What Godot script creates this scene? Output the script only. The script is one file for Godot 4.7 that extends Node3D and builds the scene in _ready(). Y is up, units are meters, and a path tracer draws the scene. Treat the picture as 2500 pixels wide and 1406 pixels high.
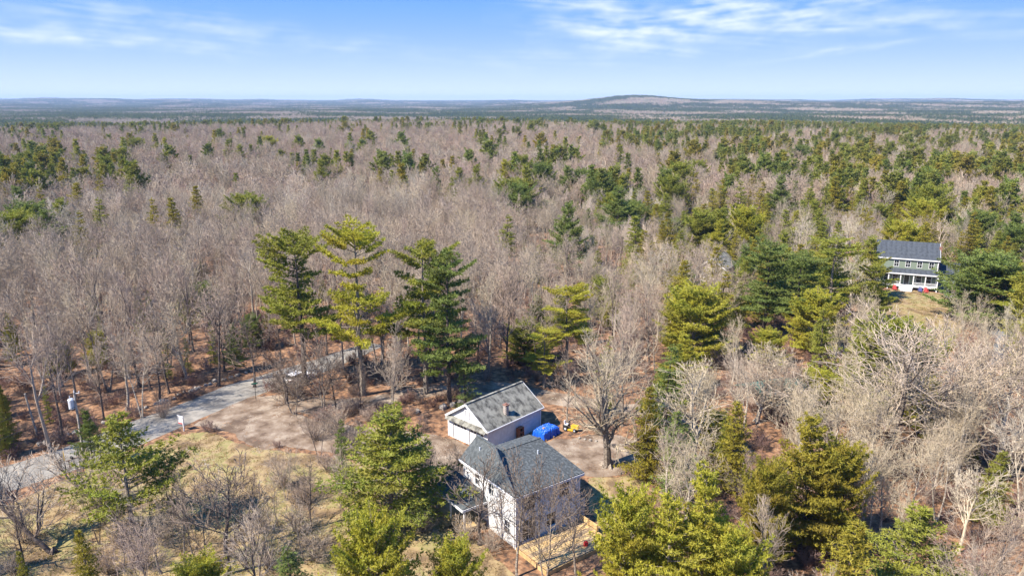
extends Node3D
# A bare spring forest seen from a drone: white house and garage in a clearing, road, pines, hills.

const UP := Vector3.UP
var rng := RandomNumberGenerator.new()
var taken := {}
var M := {}
var patches := FastNoiseLite.new()
var hills := FastNoiseLite.new()

# ---------------------------------------------------------------- places (metres, camera above the origin, -z ahead)
var road_poly := PackedVector2Array([Vector2(-60.3, -71.6), Vector2(-57.5, -75.3), Vector2(-53.9, -79.2), Vector2(-49.8, -86.3), Vector2(-44.8, -93.6), Vector2(-41.3, -100.0), Vector2(-37.1, -104.6), Vector2(-34.8, -107.2), Vector2(-31.8, -110.5), Vector2(-28.3, -114.9), Vector2(-24.5, -119.8), Vector2(-21.7, -117.6), Vector2(-24.9, -111.5), Vector2(-28.1, -106.0), Vector2(-31.7, -100.9), Vector2(-34.8, -97.5), Vector2(-38.2, -92.6), Vector2(-40.9, -87.7), Vector2(-44.2, -81.6), Vector2(-47.6, -76.2), Vector2(-51.3, -72.1), Vector2(-53.6, -69.4), Vector2(-55.7, -65.4)])
var lane_poly := PackedVector2Array([Vector2(-36.0, -95.9), Vector2(-31.7, -96.7), Vector2(-25.4, -94.8), Vector2(-18.9, -96.1), Vector2(-14.7, -98.9), Vector2(-8.9, -100.4), Vector2(-3.0, -101.7), Vector2(2.4, -99.5), Vector2(7.5, -96.7), Vector2(13.0, -94.4), Vector2(18.2, -92.4), Vector2(24.3, -90.0), Vector2(23.5, -86.9), Vector2(17.1, -89.0), Vector2(12.0, -91.0), Vector2(6.6, -92.7), Vector2(1.7, -94.8), Vector2(-2.9, -96.7), Vector2(-8.6, -96.7), Vector2(-14.1, -94.8), Vector2(-19.3, -92.0), Vector2(-26.4, -90.0), Vector2(-33.3, -91.4)])
var drive_poly := PackedVector2Array([Vector2(-40.5, -86.3), Vector2(-38.8, -91.4), Vector2(-36.1, -96.1), Vector2(-30.7, -93.4), Vector2(-28.6, -90.0), Vector2(-25.9, -88.1), Vector2(-20.8, -86.3), Vector2(-14.9, -85.1), Vector2(-9.6, -83.7), Vector2(-7.0, -82.2), Vector2(-2.9, -78.4), Vector2(-1.9, -76.4), Vector2(-5.7, -70.9), Vector2(-8.2, -70.1), Vector2(-10.0, -74.5), Vector2(-14.2, -77.4), Vector2(-19.1, -78.4), Vector2(-23.7, -79.5), Vector2(-27.4, -80.5), Vector2(-29.4, -79.5), Vector2(-31.9, -81.1), Vector2(-34.4, -83.9), Vector2(-37.7, -85.6)])
var yard_poly := PackedVector2Array([Vector2(-3.4, -80.0), Vector2(2.0, -80.5), Vector2(5.5, -82.2), Vector2(8.6, -83.7), Vector2(11.7, -84.1), Vector2(15.4, -82.2), Vector2(16.9, -79.5), Vector2(14.8, -76.0), Vector2(12.2, -73.6), Vector2(8.5, -73.1), Vector2(5.1, -76.4), Vector2(2.4, -77.4)])
var lawn_poly := PackedVector2Array([Vector2(-53.3, -65.4), Vector2(-50.6, -68.9), Vector2(-47.9, -74.5), Vector2(-44.4, -79.5), Vector2(-40.9, -83.7), Vector2(-37.2, -84.5), Vector2(-31.7, -80.5), Vector2(-27.0, -79.5), Vector2(-21.8, -77.9), Vector2(-17.3, -76.4), Vector2(-13.4, -75.5), Vector2(-9.3, -71.8), Vector2(-7.1, -67.7), Vector2(-4.7, -63.2), Vector2(-1.9, -59.2), Vector2(0.4, -55.9), Vector2(-0.3, -51.9), Vector2(-7.8, -48.1), Vector2(-17.3, -48.1), Vector2(-28.0, -50.9), Vector2(-38.4, -51.9), Vector2(-46.6, -54.0)])
var side_lawn_poly := PackedVector2Array([Vector2(8.5, -72.9), Vector2(12.2, -73.4), Vector2(15.3, -76.0), Vector2(15.8, -73.6), Vector2(14.1, -69.3), Vector2(11.8, -65.4), Vector2(9.9, -63.2), Vector2(8.2, -62.5), Vector2(7.9, -66.9)])
var neighbour_lawn_poly := PackedVector2Array([Vector2(76.9, -154.0), Vector2(85.2, -156.5), Vector2(93.5, -150.5), Vector2(93.3, -143.1), Vector2(84.1, -130.5), Vector2(76.2, -120.9), Vector2(70.3, -116.5), Vector2(65.9, -118.7), Vector2(67.4, -130.5)])
var neighbour_drive_poly := PackedVector2Array([Vector2(94.2, -156.5), Vector2(96.2, -152.9), Vector2(96.9, -146.3), Vector2(96.2, -138.7), Vector2(91.1, -128.0), Vector2(97.4, -128.0), Vector2(89.4, -116.5), Vector2(83.9, -117.6), Vector2(75.0, -106.9), Vector2(74.9, -108.7), Vector2(83.3, -120.9), Vector2(84.8, -129.2), Vector2(88.2, -138.7), Vector2(91.1, -149.5)])
var house_yard_poly := PackedVector2Array([Vector2(-9.1, -78.4), Vector2(-9.3, -91.4), Vector2(-7.8, -93.4), Vector2(1.2, -102.6), Vector2(5.7, -96.3), Vector2(9.7, -90.0), Vector2(9.6, -83.9), Vector2(17.3, -81.6), Vector2(16.0, -74.5), Vector2(9.4, -65.4), Vector2(6.0, -55.9), Vector2(0.7, -55.1), Vector2(-6.7, -62.5)])
var porch_view_poly := PackedVector2Array([Vector2(79.0, -156.5), Vector2(95.3, -152.9), Vector2(60.1, -91.4), Vector2(47.6, -91.4)])
var hero_trees := [
	[-30.1, -100.1, 23.5, "P0", "tall dark green pine with bare lower trunk beside the road bend", 10.3],
	[-20.9, -96.3, 25.3, "P1", "tallest yellow-green pine with open layered boughs near the road bend", 10.1],
	[-12.1, -97.0, 22.4, "P2", "olive green pine leaning against the taller bluish pine behind the garage", 9.4],
	[-8.5, -93.4, 21.7, "P3", "bluish green pine with long lower trunk rising behind the garage ridge", 8.3],
	[28.6, -110.5, 13.0, "R0", "broad round-headed green pine below the cream house", 13.2],
	[8.1, -105.4, 14.0, "P2", "light green pine with ragged crown behind the gravel lane", 8.0],
	[4.6, -99.2, 9.0, "P1", "small light green pine leaning over the lane behind the garage", 5.2],
	[44.3, -123.8, 17.0, "P3", "slim green pine at the edge of the pine stand beside the green house", 9.8],
	[48.2, -119.9, 16.0, "P0", "blue-green pine in the middle of the stand beside the green house", 8.1],
	[57.2, -127.7, 17.0, "P1", "tallest pine of the stand beside the green house", 10.4],
	[49.3, -114.8, 11.0, "R0", "low yellow-green pine in front of the pine stand", 10.0],
	[63.5, -124.1, 13.0, "P2", "thin pine half covering the porch end of the green house", 5.6],
	[88.3, -131.8, 13.8, "R0", "wide blue-green pine standing over the paved drive of the green house", 19.8],
	[89.2, -128.7, 12.0, "P1", "green pine next to the wide pine over the paved drive", 11.5],
	[-11.5, -64.2, 12.5, "P4", "large dense pine in front of the driveway beside the white house", 10.5],
	[-10.1, -47.1, 12.0, "R0", "bushy light green pine growing at the foot of the large dense pine", 7.2],
	[-4.2, -48.2, 9.0, "R0", "bright green pine top in front of the white house porch", 5.2],
	[-36.2, -62.5, 12.4, "P5", "lopsided green pine standing alone on the tan lawn", 8.3],
	[8.8, -48.8, 13.0, "R0", "yellow-green pine closest to the new wooden deck", 5.9],
	[14.1, -48.1, 15.0, "P4", "tall yellow-green pine with pointed top behind the deck pine", 6.3],
	[11.4, -47.3, 13.0, "P5", "green pine between the two yellow-green pines by the deck", 6.5],
	[15.8, -46.8, 11.0, "R0", "bushy yellow-green pine with low spreading boughs", 6.9],
	[26.3, -59.4, 14.0, "P4", "golden-green evergreen with broad boughs among bare trees", 7.2],
	[28.7, -58.7, 12.0, "R0", "dull green pine beside the golden-green evergreen", 6.9],
	[21.8, -56.9, 11.0, "R0", "grey-green pine beside the grey thicket and golden-green evergreen", 5.7],
	[24.5, -46.8, 11.0, "C0", "golden olive cone-shaped evergreen in the bare thicket", 7.9],
	[31.4, -50.7, 10.0, "P5", "pale green pine half hidden inside bare branches", 7.5],
	[18.4, -80.8, 13.0, "C1", "tall dark hemlock behind the pale bare tree", 6.4],
	[14.6, -72.6, 11.0, "C0", "dark olive hemlock beside the big bare tree on the gravel yard", 5.8],
	[16.8, -68.5, 10.0, "C1", "olive hemlock at the edge of the gravel yard", 6.5],
	[23.2, -70.6, 10.0, "C0", "round-topped olive evergreen beside the pale fan-crowned bare tree", 6.3],
	[39.8, -108.8, 6.0, "R0", "yellow-green young pine beside the teal roof", 6.7],
	[39.8, -88.9, 7.0, "R0", "bright yellow-green pine over the white edge of the teal roof", 6.3],
	[-34.5, -52.1, 7.0, "C0", "narrow olive evergreen at the corner of the tan lawn", 3.5],
	[-23.7, -48.8, 7.0, "R0", "dark green young pine at the lawn's lower edge", 5.3],
	[-17.8, -51.4, 6.0, "C1", "small dull evergreen under bare shrubs on the lawn edge", 4.2],
	[-17.9, -71.0, 8.0, "C1", "small dark evergreen at the driveway edge", 2.7],
	[-6.4, -91.6, 8.0, "C1", "dark spruce-like evergreen tucked behind the garage", 3.8],
	[10.9, -75.7, 17.6, "B0", "big forked bare tree standing on the gravel yard beside the house", 11.5],
	[20.5, -74.5, 13.0, "B1", "pale bare tree with fan-shaped crown in front of dark hemlocks", 12.1],
	[42.2, -76.4, 18.6, "B2", "widest pale bare tree below the green house", 20.7],
	[49.1, -77.4, 17.5, "B3", "pale bare tree with low forked trunk near the paved drive", 18.3],
	[52.1, -71.8, 16.0, "B1", "bare tree with long bent limb near the paved drive", 13.6],
	[0.4, -55.6, 12.4, "B4", "slender grey bare tree at the sunlit corner of the white house", 6.1],
	[2.8, -55.1, 11.2, "B5", "slender twin-stemmed bare tree in front of the new deck", 6.0],
	[5.6, -55.1, 10.5, "B4", "slender grey bare tree by the far end of the new deck", 5.3],
	[-3.0, -60.5, 9.2, "B6", "dark-trunked bare tree beside the white house porch", 5.7],
	[-41.8, -59.2, 10.8, "B7", "leaning bare tree with lichen-grey limbs on the tan lawn", 8.8],
	[-39.3, -65.0, 7.5, "B7", "leaning dark bare tree behind the lawn pine", 8.2],
	[-24.7, -56.2, 10.8, "B6", "dark twin-trunk bare tree in the middle of the tan lawn edge", 7.3],
	[-27.4, -56.8, 9.4, "B5", "dark crooked bare tree beside the twin-trunk tree on the lawn", 5.9],
	[-37.1, -99.3, 10.3, "B6", "thin bare tree on the bank beside the green street sign", 6.8],
	[-24.8, -90.0, 11.8, "B5", "pale many-branched bare tree at the lane corner", 8.2],
	[-20.5, -80.5, 4.2, "B6", "bare tree with crooked limbs behind the large dense pine", 8.4],
	[7.1, -87.5, 10.0, "B4", "straight bare trunk behind the garage's rear corner", 5.7],
	[14.0, -86.3, 12.0, "B2", "rough bare trunk rising behind the big forked tree", 6.7],
	[-48.3, -102.6, 12.1, "B1", "bare tree at the wood's edge across the road", 8.5],
	[-28.7, -89.8, 8.7, "B5", "twin-stemmed dark bare tree on the bank before the parked car", 6.6],
	[-30.7, -93.4, 7.5, "B6", "thin crooked bare tree on the bank before the parked car", 6.9],
	[31.5, -87.5, 10.7, "B1", "pale bare tree standing before one end of the teal roof", 10.4],
	[33.5, -85.6, 10.8, "B3", "low forked pale bare tree before the middle of the teal roof", 10.8],
	[36.7, -88.7, 7.9, "B4", "slender grey bare tree before the white edge of the teal roof", 6.2],
]
var evergreen_spots := [[-147, -219, 16, "p"], [-117, -190, 16, "p"], [-123, -186, 16, "p"], [-117, -171, 16, "p"], [-107, -190, 16, "c"], [-133, -225, 16, "c"], [-137, -214, 16, "c"], [-140, -251, 16, "c"], [-130, -251, 16, "c"], [-93, -217, 16, "c"], [-88, -190, 16, "c"], [-74, -204, 16, "p"], [-93, -190, 16, "c"], [-99, -167, 16, "c"], [-109, -171, 16, "p"], [-76, -296, 18, "p"], [-154, -423, 16, "p"], [-248, -494, 16, "p"], [-229, -494, 16, "p"], [-170, -524, 16, "p"], [-49, -276, 16, "c"], [-43, -267, 16, "c"], [-40, -270, 16, "c"], [-83, -386, 16, "c"], [-27, -263, 18, "p"], [-20, -244, 16, "c"], [-20, -281, 16, "p"], [-13, -270, 18, "p"], [-51, -386, 16, "c"], [-3, -309, 17, "p"], [4, -326, 18, "p"], [5, -258, 19, "p"], [11, -285, 18, "p"], [-1, -244, 16, "p"], [2, -230, 16, "p"], [21, -279, 17, "p"], [26, -281, 16, "p"], [31, -258, 17, "p"], [-1, -161, 16, "c"], [13, -169, 18, "d"], [29, -200, 18, "d"], [28, -165, 15, "c"], [62, -276, 19, "p"], [53, -246, 17, "p"], [64, -257, 16, "c"], [58, -244, 14, "c"], [65, -229, 17, "c"], [59, -216, 15, "c"], [72, -232, 16, "c"], [48, -185, 14, "p"], [59, -185, 15, "p"], [84, -231, 18, "d"], [78, -230, 16, "c"], [75, -216, 14, "c"], [93, -230, 16, "c"], [103, -235, 17, "c"], [110, -240, 16, "c"], [110, -232, 16, "c"], [99, -232, 14, "c"], [117, -232, 14, "c"], [121, -230, 16, "c"], [125, -227, 15, "c"], [123, -216, 17, "p"], [115, -205, 14, "p"], [140, -216, 16, "c"], [149, -220, 17, "c"], [136, -204, 13, "c"], [233, -435, 17, "p"], [265, -463, 18, "p"], [202, -321, 17, "p"], [201, -454, 16, "p"], [160, -414, 17, "p"], [168, -513, 17, "p"], [100, -321, 17, "p"], [80, -322, 16, "p"], [173, -301, 16, "p"], [266, -416, 18, "p"], [175, -362, 15, "p"], [94, -181, 13, "c"], [92, -162, 14, "c"], [92, -169, 11, "c"], [101, -163, 12, "c"], [105, -166, 13, "c"], [109, -163, 12, "c"], [107, -154, 11, "c"], [19, -160, 8, "c"], [30, -163, 12, "c"]]
var shrub_spots := [[-23.9, -82.2, 3.4, 1], [-20.5, -74.5, 3.4, 1], [-24.5, -70.9, 3.4, 1], [-21.4, -67.7, 3.4, 1], [-21.4, -89.4, 3.0, 1], [-18.4, -87.5, 3.0, 1], [-21.8, -83.9, 3.4, 0], [-18.5, -80.0, 3.2, 0], [-7.7, -73.6, 3.4, 0], [-7.5, -66.9, 3.4, 0], [-8.6, -62.5, 3.0, 0], [-23.9, -62.5, 3.5, 0], [-20.7, -62.5, 3.5, 1], [-17.6, -58.0, 3.4, 0], [-21.3, -56.8, 3.2, 1], [-35.8, -59.8, 3.0, 1], [-35.4, -56.2, 3.0, 1], [-32.8, -56.8, 3.4, 1], [-32.3, -60.5, 3.0, 0], [-45.7, -61.1, 3.0, 0], [-43.6, -56.2, 3.0, 0], [-45.3, -88.7, 3.0, 1], [-34.4, -66.9, 2.6, 0], [9.8, -85.3, 2.2, 0], [10.6, -83.7, 1.8, 0], [-2.1, -59.5, 2.5, 0], [-4.2, -60.5, 2.6, 0], [13.8, -72.7, 2.6, 1], [16.2, -70.9, 3.0, 0], [31.5, -106.9, 3.4, 1], [36.3, -112.5, 3.4, 1], [32.5, -101.7, 3.4, 1], [-31.7, -96.7, 3.2, 0], [-33.1, -97.8, 3.0, 0], [-30.0, -95.9, 3.4, 0]]
var sapling_spots := [[-32.8, -63.2, 7], [-24.0, -60.5, 7], [-22.5, -63.2, 6], [-19.4, -63.2, 7], [-17.4, -66.9, 7], [-23.4, -56.8, 7], [-37.0, -66.1, 6], [-38.4, -60.5, 6], [-42.9, -56.8, 7], [-23.3, -68.4, 6], [-15.6, -62.5, 7], [-8.6, -66.1, 7], [-5.4, -67.7, 7], [-21.9, -76.4, 7], [-29.9, -59.2, 6], [-28.4, -63.2, 6], [-30.7, -56.2, 7], [-18.7, -58.0, 7], [-34.5, -57.4, 6], [-20.0, -90.0, 8], [-23.5, -91.4, 9], [-15.9, -91.4, 9]]


# ---------------------------------------------------------------- mesh builder
class MB:
	var v := PackedVector3Array()
	var n := PackedVector3Array()
	var c := PackedColorArray()
	func tri(a: Vector3, b: Vector3, d: Vector3) -> void:
		v.append(a); v.append(b); v.append(d)
	func quad(a: Vector3, b: Vector3, d: Vector3, e: Vector3) -> void:
		tri(a, b, d); tri(a, d, e)
	func box(at: Vector3, size: Vector3, b := Basis()) -> void:
		var h := size * 0.5
		var p := []
		for i in 8:
			p.append(at + b * Vector3(h.x * (1 if i & 1 else -1), h.y * (1 if i & 2 else -1), h.z * (1 if i & 4 else -1)))
		for f in [[4, 6, 7, 5], [1, 3, 2, 0], [5, 7, 3, 1], [0, 2, 6, 4], [6, 2, 3, 7], [0, 4, 5, 1]]:
			quad(p[f[0]], p[f[1]], p[f[2]], p[f[3]])
	func span(a: Vector3, b: Vector3) -> void:  # box between two corners
		box((a + b) * 0.5, (b - a).abs())
	func bar(a: Vector3, b: Vector3, w: float, h: float) -> void:  # box along a line
		var d := b - a
		var z := d.normalized()
		var x := (Vector3.UP if absf(z.y) < 0.9 else Vector3.RIGHT).cross(z).normalized()
		box((a + b) * 0.5, Vector3(w, h, d.length()), Basis(x, z.cross(x), z))
	func tube(a: Vector3, b: Vector3, r0: float, r1: float, k: int, cap := false) -> void:
		var z := (b - a).normalized()
		var x := (Vector3.UP if absf(z.y) < 0.9 else Vector3.RIGHT).cross(z).normalized()
		var y := z.cross(x)
		var pa := a + x * r0
		var pb := b + x * r1
		for i in k:
			var t := TAU * (i + 1) / k
			var o := x * cos(t) + y * sin(t)
			var qa := a + o * r0
			var qb := b + o * r1
			v.append(pa); v.append(pb); v.append(qb)
			if r0 > 0.0001:
				v.append(pa); v.append(qb); v.append(qa)
			if cap:
				v.append(b); v.append(qb); v.append(pb)
				v.append(a); v.append(pa); v.append(qa)
			pa = qa; pb = qb
	func slab(pts: Array, t: float) -> void:  # a flat polygon (triangle or quad, top face given) with thickness downwards
		var down := Vector3.DOWN * t
		var m := pts.size()
		for i in range(1, m - 1):
			tri(pts[0], pts[i], pts[i + 1])
			tri(pts[0] + down, pts[i + 1] + down, pts[i] + down)
		for i in m:
			var a: Vector3 = pts[i]
			var b: Vector3 = pts[(i + 1) % m]
			quad(a, a + down, b + down, b)
	func paint(col: Color) -> void:
		while c.size() < v.size():
			c.append(col)
	func mesh(mat: Material, into: ArrayMesh = null) -> ArrayMesh:
		var a := []
		a.resize(Mesh.ARRAY_MAX)
		a[Mesh.ARRAY_VERTEX] = v
		if c.size() == v.size() and c.size() > 0:
			a[Mesh.ARRAY_COLOR] = c
		if n.size() == v.size():
			a[Mesh.ARRAY_NORMAL] = n
		else:
			var nn := PackedVector3Array()
			nn.resize(v.size())
			for i in range(0, v.size(), 3):
				var f := (v[i + 2] - v[i]).cross(v[i + 1] - v[i]).normalized()
				nn[i] = f; nn[i + 1] = f; nn[i + 2] = f
			a[Mesh.ARRAY_NORMAL] = nn
		var m := into if into else ArrayMesh.new()
		m.add_surface_from_arrays(Mesh.PRIMITIVE_TRIANGLES, a)
		m.surface_set_material(m.get_surface_count() - 1, mat)
		return m

func numbered(called: String) -> String:
	var k: int = taken.get(called, -1) + 1
	taken[called] = k
	return called if k == 0 else "%s_%03d" % [called, k]

func tag(o: Node, label: String, category: String, group := "") -> Node:
	o.set_meta("label", label)
	o.set_meta("category", category)
	if group:
		o.set_meta("group", group)
	return o

func thing(called: String, label: String, category: String, at := Vector3.ZERO, turn := 0.0, group := "") -> Node3D:
	var o := Node3D.new()
	o.name = numbered(called)
	add_child(o)
	o.position = at
	o.rotation.y = turn
	tag(o, label, category, group)
	return o

func part(called: String, b: MB, mat: Material, parent: Node) -> MeshInstance3D:
	return inst(called, b.mesh(mat), parent)

func inst(called: String, m: Mesh, parent: Node) -> MeshInstance3D:
	var o := MeshInstance3D.new()
	o.mesh = m
	o.name = called if parent != self else numbered(called)
	parent.add_child(o, true)
	return o

func struct(called: String, b: MB, mat: Material) -> MeshInstance3D:
	var o := part(called, b, mat, self)
	o.set_meta("kind", "structure")
	return o

func rf(a: float, b: float) -> float:
	return rng.randf_range(a, b)

func rdir() -> Vector3:
	return Vector3(rng.randfn(), rng.randfn(), rng.randfn()).normalized()

# ---------------------------------------------------------------- materials
func noise_tex(sd: int, freq: float, stops: Array, size := 512, octaves := 5, stretch := 1.0) -> ImageTexture:
	var f := FastNoiseLite.new()
	f.seed = sd
	f.frequency = freq
	f.fractal_octaves = octaves
	f.fractal_gain = 0.62
	var im := f.get_seamless_image(size, int(size / stretch))
	if stretch != 1.0:
		im.resize(size, size)
	im.convert(Image.FORMAT_L8)
	var g := Gradient.new()
	g.offsets = PackedFloat32Array(stops.map(func(s): return s[0]))
	g.colors = PackedColorArray(stops.map(func(s): return s[1]))
	var data := im.get_data()
	var lut := PackedByteArray()
	lut.resize(768)
	for i in 256:
		var c := g.sample(i / 255.0)
		lut[i * 3] = c.r8; lut[i * 3 + 1] = c.g8; lut[i * 3 + 2] = c.b8
	var outp := PackedByteArray()
	outp.resize(data.size() * 3)
	for i in data.size():
		var k := data[i] * 3
		outp[i * 3] = lut[k]; outp[i * 3 + 1] = lut[k + 1]; outp[i * 3 + 2] = lut[k + 2]
	return ImageTexture.create_from_image(Image.create_from_data(size, size, false, Image.FORMAT_RGB8, outp))

func flat(col: Color, rough := 0.8, metal := 0.0) -> StandardMaterial3D:
	var m := StandardMaterial3D.new()
	m.albedo_color = col
	m.roughness = rough
	m.metallic = metal
	return m

func textured(t: Texture2D, scale: float, rough := 0.9, world := true, tint := Color.WHITE) -> StandardMaterial3D:
	var m := flat(tint, rough)
	m.albedo_texture = t
	m.uv1_triplanar = true
	m.uv1_world_triplanar = world
	m.uv1_scale = Vector3.ONE * scale
	return m

func leafy(col: Color, back: float) -> StandardMaterial3D:
	var m := flat(col, 0.75)
	m.vertex_color_use_as_albedo = true
	m.backlight_enabled = true
	m.backlight = Color(back, back, back * 0.6)
	m.cull_mode = BaseMaterial3D.CULL_DISABLED
	return m

func twiggy(col: Color) -> StandardMaterial3D:
	var m := flat(col, 0.9)
	m.vertex_color_use_as_albedo = true
	return m

func srgb(r: int, g: int, b: int) -> Color:
	return Color8(r, g, b)

func make_materials() -> void:
	M.litter = textured(noise_tex(3, 0.02, [[0.2, srgb(58, 44, 36)], [0.42, srgb(100, 74, 54)], [0.55, srgb(122, 88, 62)], [0.78, srgb(146, 116, 88)]], 1024, 7), 1.0 / 22.0, 1.0)
	M.lawn = textured(noise_tex(5, 0.006, [[0.25, srgb(102, 84, 62)], [0.42, srgb(134, 114, 82)], [0.54, srgb(146, 128, 92)], [0.66, srgb(124, 118, 72)], [0.8, srgb(138, 120, 88)]], 1024, 8), 1.0 / 34.0, 1.0)
	M.gravel = textured(noise_tex(7, 0.008, [[0.25, srgb(88, 72, 58)], [0.42, srgb(112, 96, 81)], [0.58, srgb(124, 109, 94)], [0.75, srgb(142, 129, 114)]], 1024, 8), 1.0 / 30.0, 1.0)
	M.asphalt = textured(noise_tex(8, 0.01, [[0.2, srgb(104, 100, 94)], [0.5, srgb(124, 120, 113)], [0.8, srgb(142, 137, 128)]], 512, 8), 1.0 / 18.0, 0.95)
	M.paved = textured(noise_tex(9, 0.02, [[0.2, srgb(82, 86, 92)], [0.8, srgb(110, 112, 118)]], 256, 5), 1.0 / 9.0, 0.9)
	M.far_woods = textured(noise_tex(11, 0.03, [[0.3, srgb(60, 74, 52)], [0.47, srgb(78, 88, 62)], [0.53, srgb(112, 102, 94)], [0.7, srgb(134, 120, 110)]], 1024, 7), 1.0 / 3500.0, 1.0)
	M.bark = textured(noise_tex(13, 0.03, [[0.25, srgb(78, 68, 60)], [0.5, srgb(122, 110, 98)], [0.75, srgb(166, 158, 144)]], 256, 5), 0.6, 0.95, false)
	M.bark_pale = textured(noise_tex(14, 0.03, [[0.25, srgb(104, 94, 84)], [0.5, srgb(160, 148, 132)], [0.75, srgb(200, 192, 178)]], 256, 5), 0.6, 0.95, false)
	M.bark_dark = textured(noise_tex(15, 0.03, [[0.25, srgb(48, 40, 38)], [0.6, srgb(86, 74, 68)], [0.8, srgb(122, 112, 104)]], 256, 5), 0.6, 0.95, false)
	M.twig = twiggy(srgb(158, 143, 126))
	M.twig_pale = twiggy(srgb(170, 156, 132))
	M.twig_red = twiggy(srgb(150, 132, 118))
	M.twig_dark = twiggy(srgb(112, 98, 86))
	M.pine = leafy(srgb(138, 141, 54), 0.85)
	M.pine_blue = leafy(srgb(112, 126, 60), 0.8)
	M.pine_gold = leafy(srgb(168, 164, 58), 0.9)
	M.cedar = leafy(srgb(146, 136, 44), 0.85)
	M.copied_bark = twiggy(srgb(122, 108, 98))
	M.copied_leaf = leafy(Color.WHITE, 0.85)
	M.copied_twig = twiggy(Color.WHITE)
	M.stone = textured(noise_tex(17, 0.03, [[0.3, srgb(104, 98, 92)], [0.7, srgb(172, 164, 154)]], 256, 5), 0.5, 0.95)
	M.white = textured(noise_tex(19, 0.02, [[0.3, srgb(184, 186, 189)], [0.7, srgb(197, 199, 201)]], 256, 5), 0.25, 0.6, false)
	M.trim = flat(srgb(204, 205, 207), 0.5)
	M.cream = flat(srgb(206, 198, 180), 0.7)
	M.shingle = textured(noise_tex(21, 0.02, [[0.3, srgb(56, 61, 63)], [0.55, srgb(72, 77, 79)], [0.75, srgb(90, 95, 97)]], 512, 7), 0.22, 0.95, false)
	M.shingle_old = textured(noise_tex(23, 0.012, [[0.26, srgb(56, 55, 52)], [0.4, srgb(98, 97, 91)], [0.55, srgb(122, 121, 113)], [0.75, srgb(138, 137, 128)]], 512, 7), 0.14, 0.95, false)
	M.shingle_blue = textured(noise_tex(25, 0.02, [[0.3, srgb(46, 51, 58)], [0.7, srgb(66, 72, 80)]], 256, 6), 0.25, 0.95, false)
	M.sage = flat(srgb(112, 124, 110), 0.75)
	M.glass = flat(srgb(34, 42, 48), 0.08)
	M.brick = textured(noise_tex(27, 0.06, [[0.3, srgb(140, 128, 122)], [0.7, srgb(176, 170, 165)]], 128, 3), 0.8, 0.9, false)
	M.brick_red = flat(srgb(126, 92, 80), 0.9)
	M.lumber = textured(noise_tex(29, 0.02, [[0.3, srgb(164, 136, 92)], [0.7, srgb(184, 158, 112)]], 256, 5, 4.0), 0.3, 0.8, false)
	M.lumber_grey = textured(noise_tex(30, 0.02, [[0.3, srgb(130, 110, 86)], [0.7, srgb(158, 138, 108)]], 256, 5, 4.0), 0.3, 0.8, false)
	M.wood_brown = flat(srgb(136, 84, 56), 0.8)
	M.wood_old = flat(srgb(120, 104, 92), 0.9)
	M.blue_tarp = flat(srgb(14, 84, 190), 0.5)
	M.yellow = flat(srgb(196, 158, 44), 0.5)
	M.black = flat(srgb(30, 30, 32), 0.6)
	M.metal_grey = flat(srgb(196, 202, 210), 0.45, 0.2)
	M.pole_wood = textured(noise_tex(31, 0.03, [[0.3, srgb(128, 118, 108)], [0.7, srgb(176, 168, 158)]], 128, 4), 0.8, 0.95, false)
	M.sign_green = flat(srgb(24, 138, 104), 0.5)
	M.red = flat(srgb(206, 36, 36), 0.5)
	M.chair_red = flat(srgb(178, 60, 58), 0.6)
	M.chair_blue = flat(srgb(62, 68, 120), 0.6)
	M.teal = flat(srgb(34, 96, 88), 0.6)
	M.car_white = flat(srgb(232, 232, 234), 0.25)
	M.rubber = flat(srgb(26, 26, 28), 0.9)
	M.lime = flat(srgb(150, 216, 70), 0.6)
	
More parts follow.
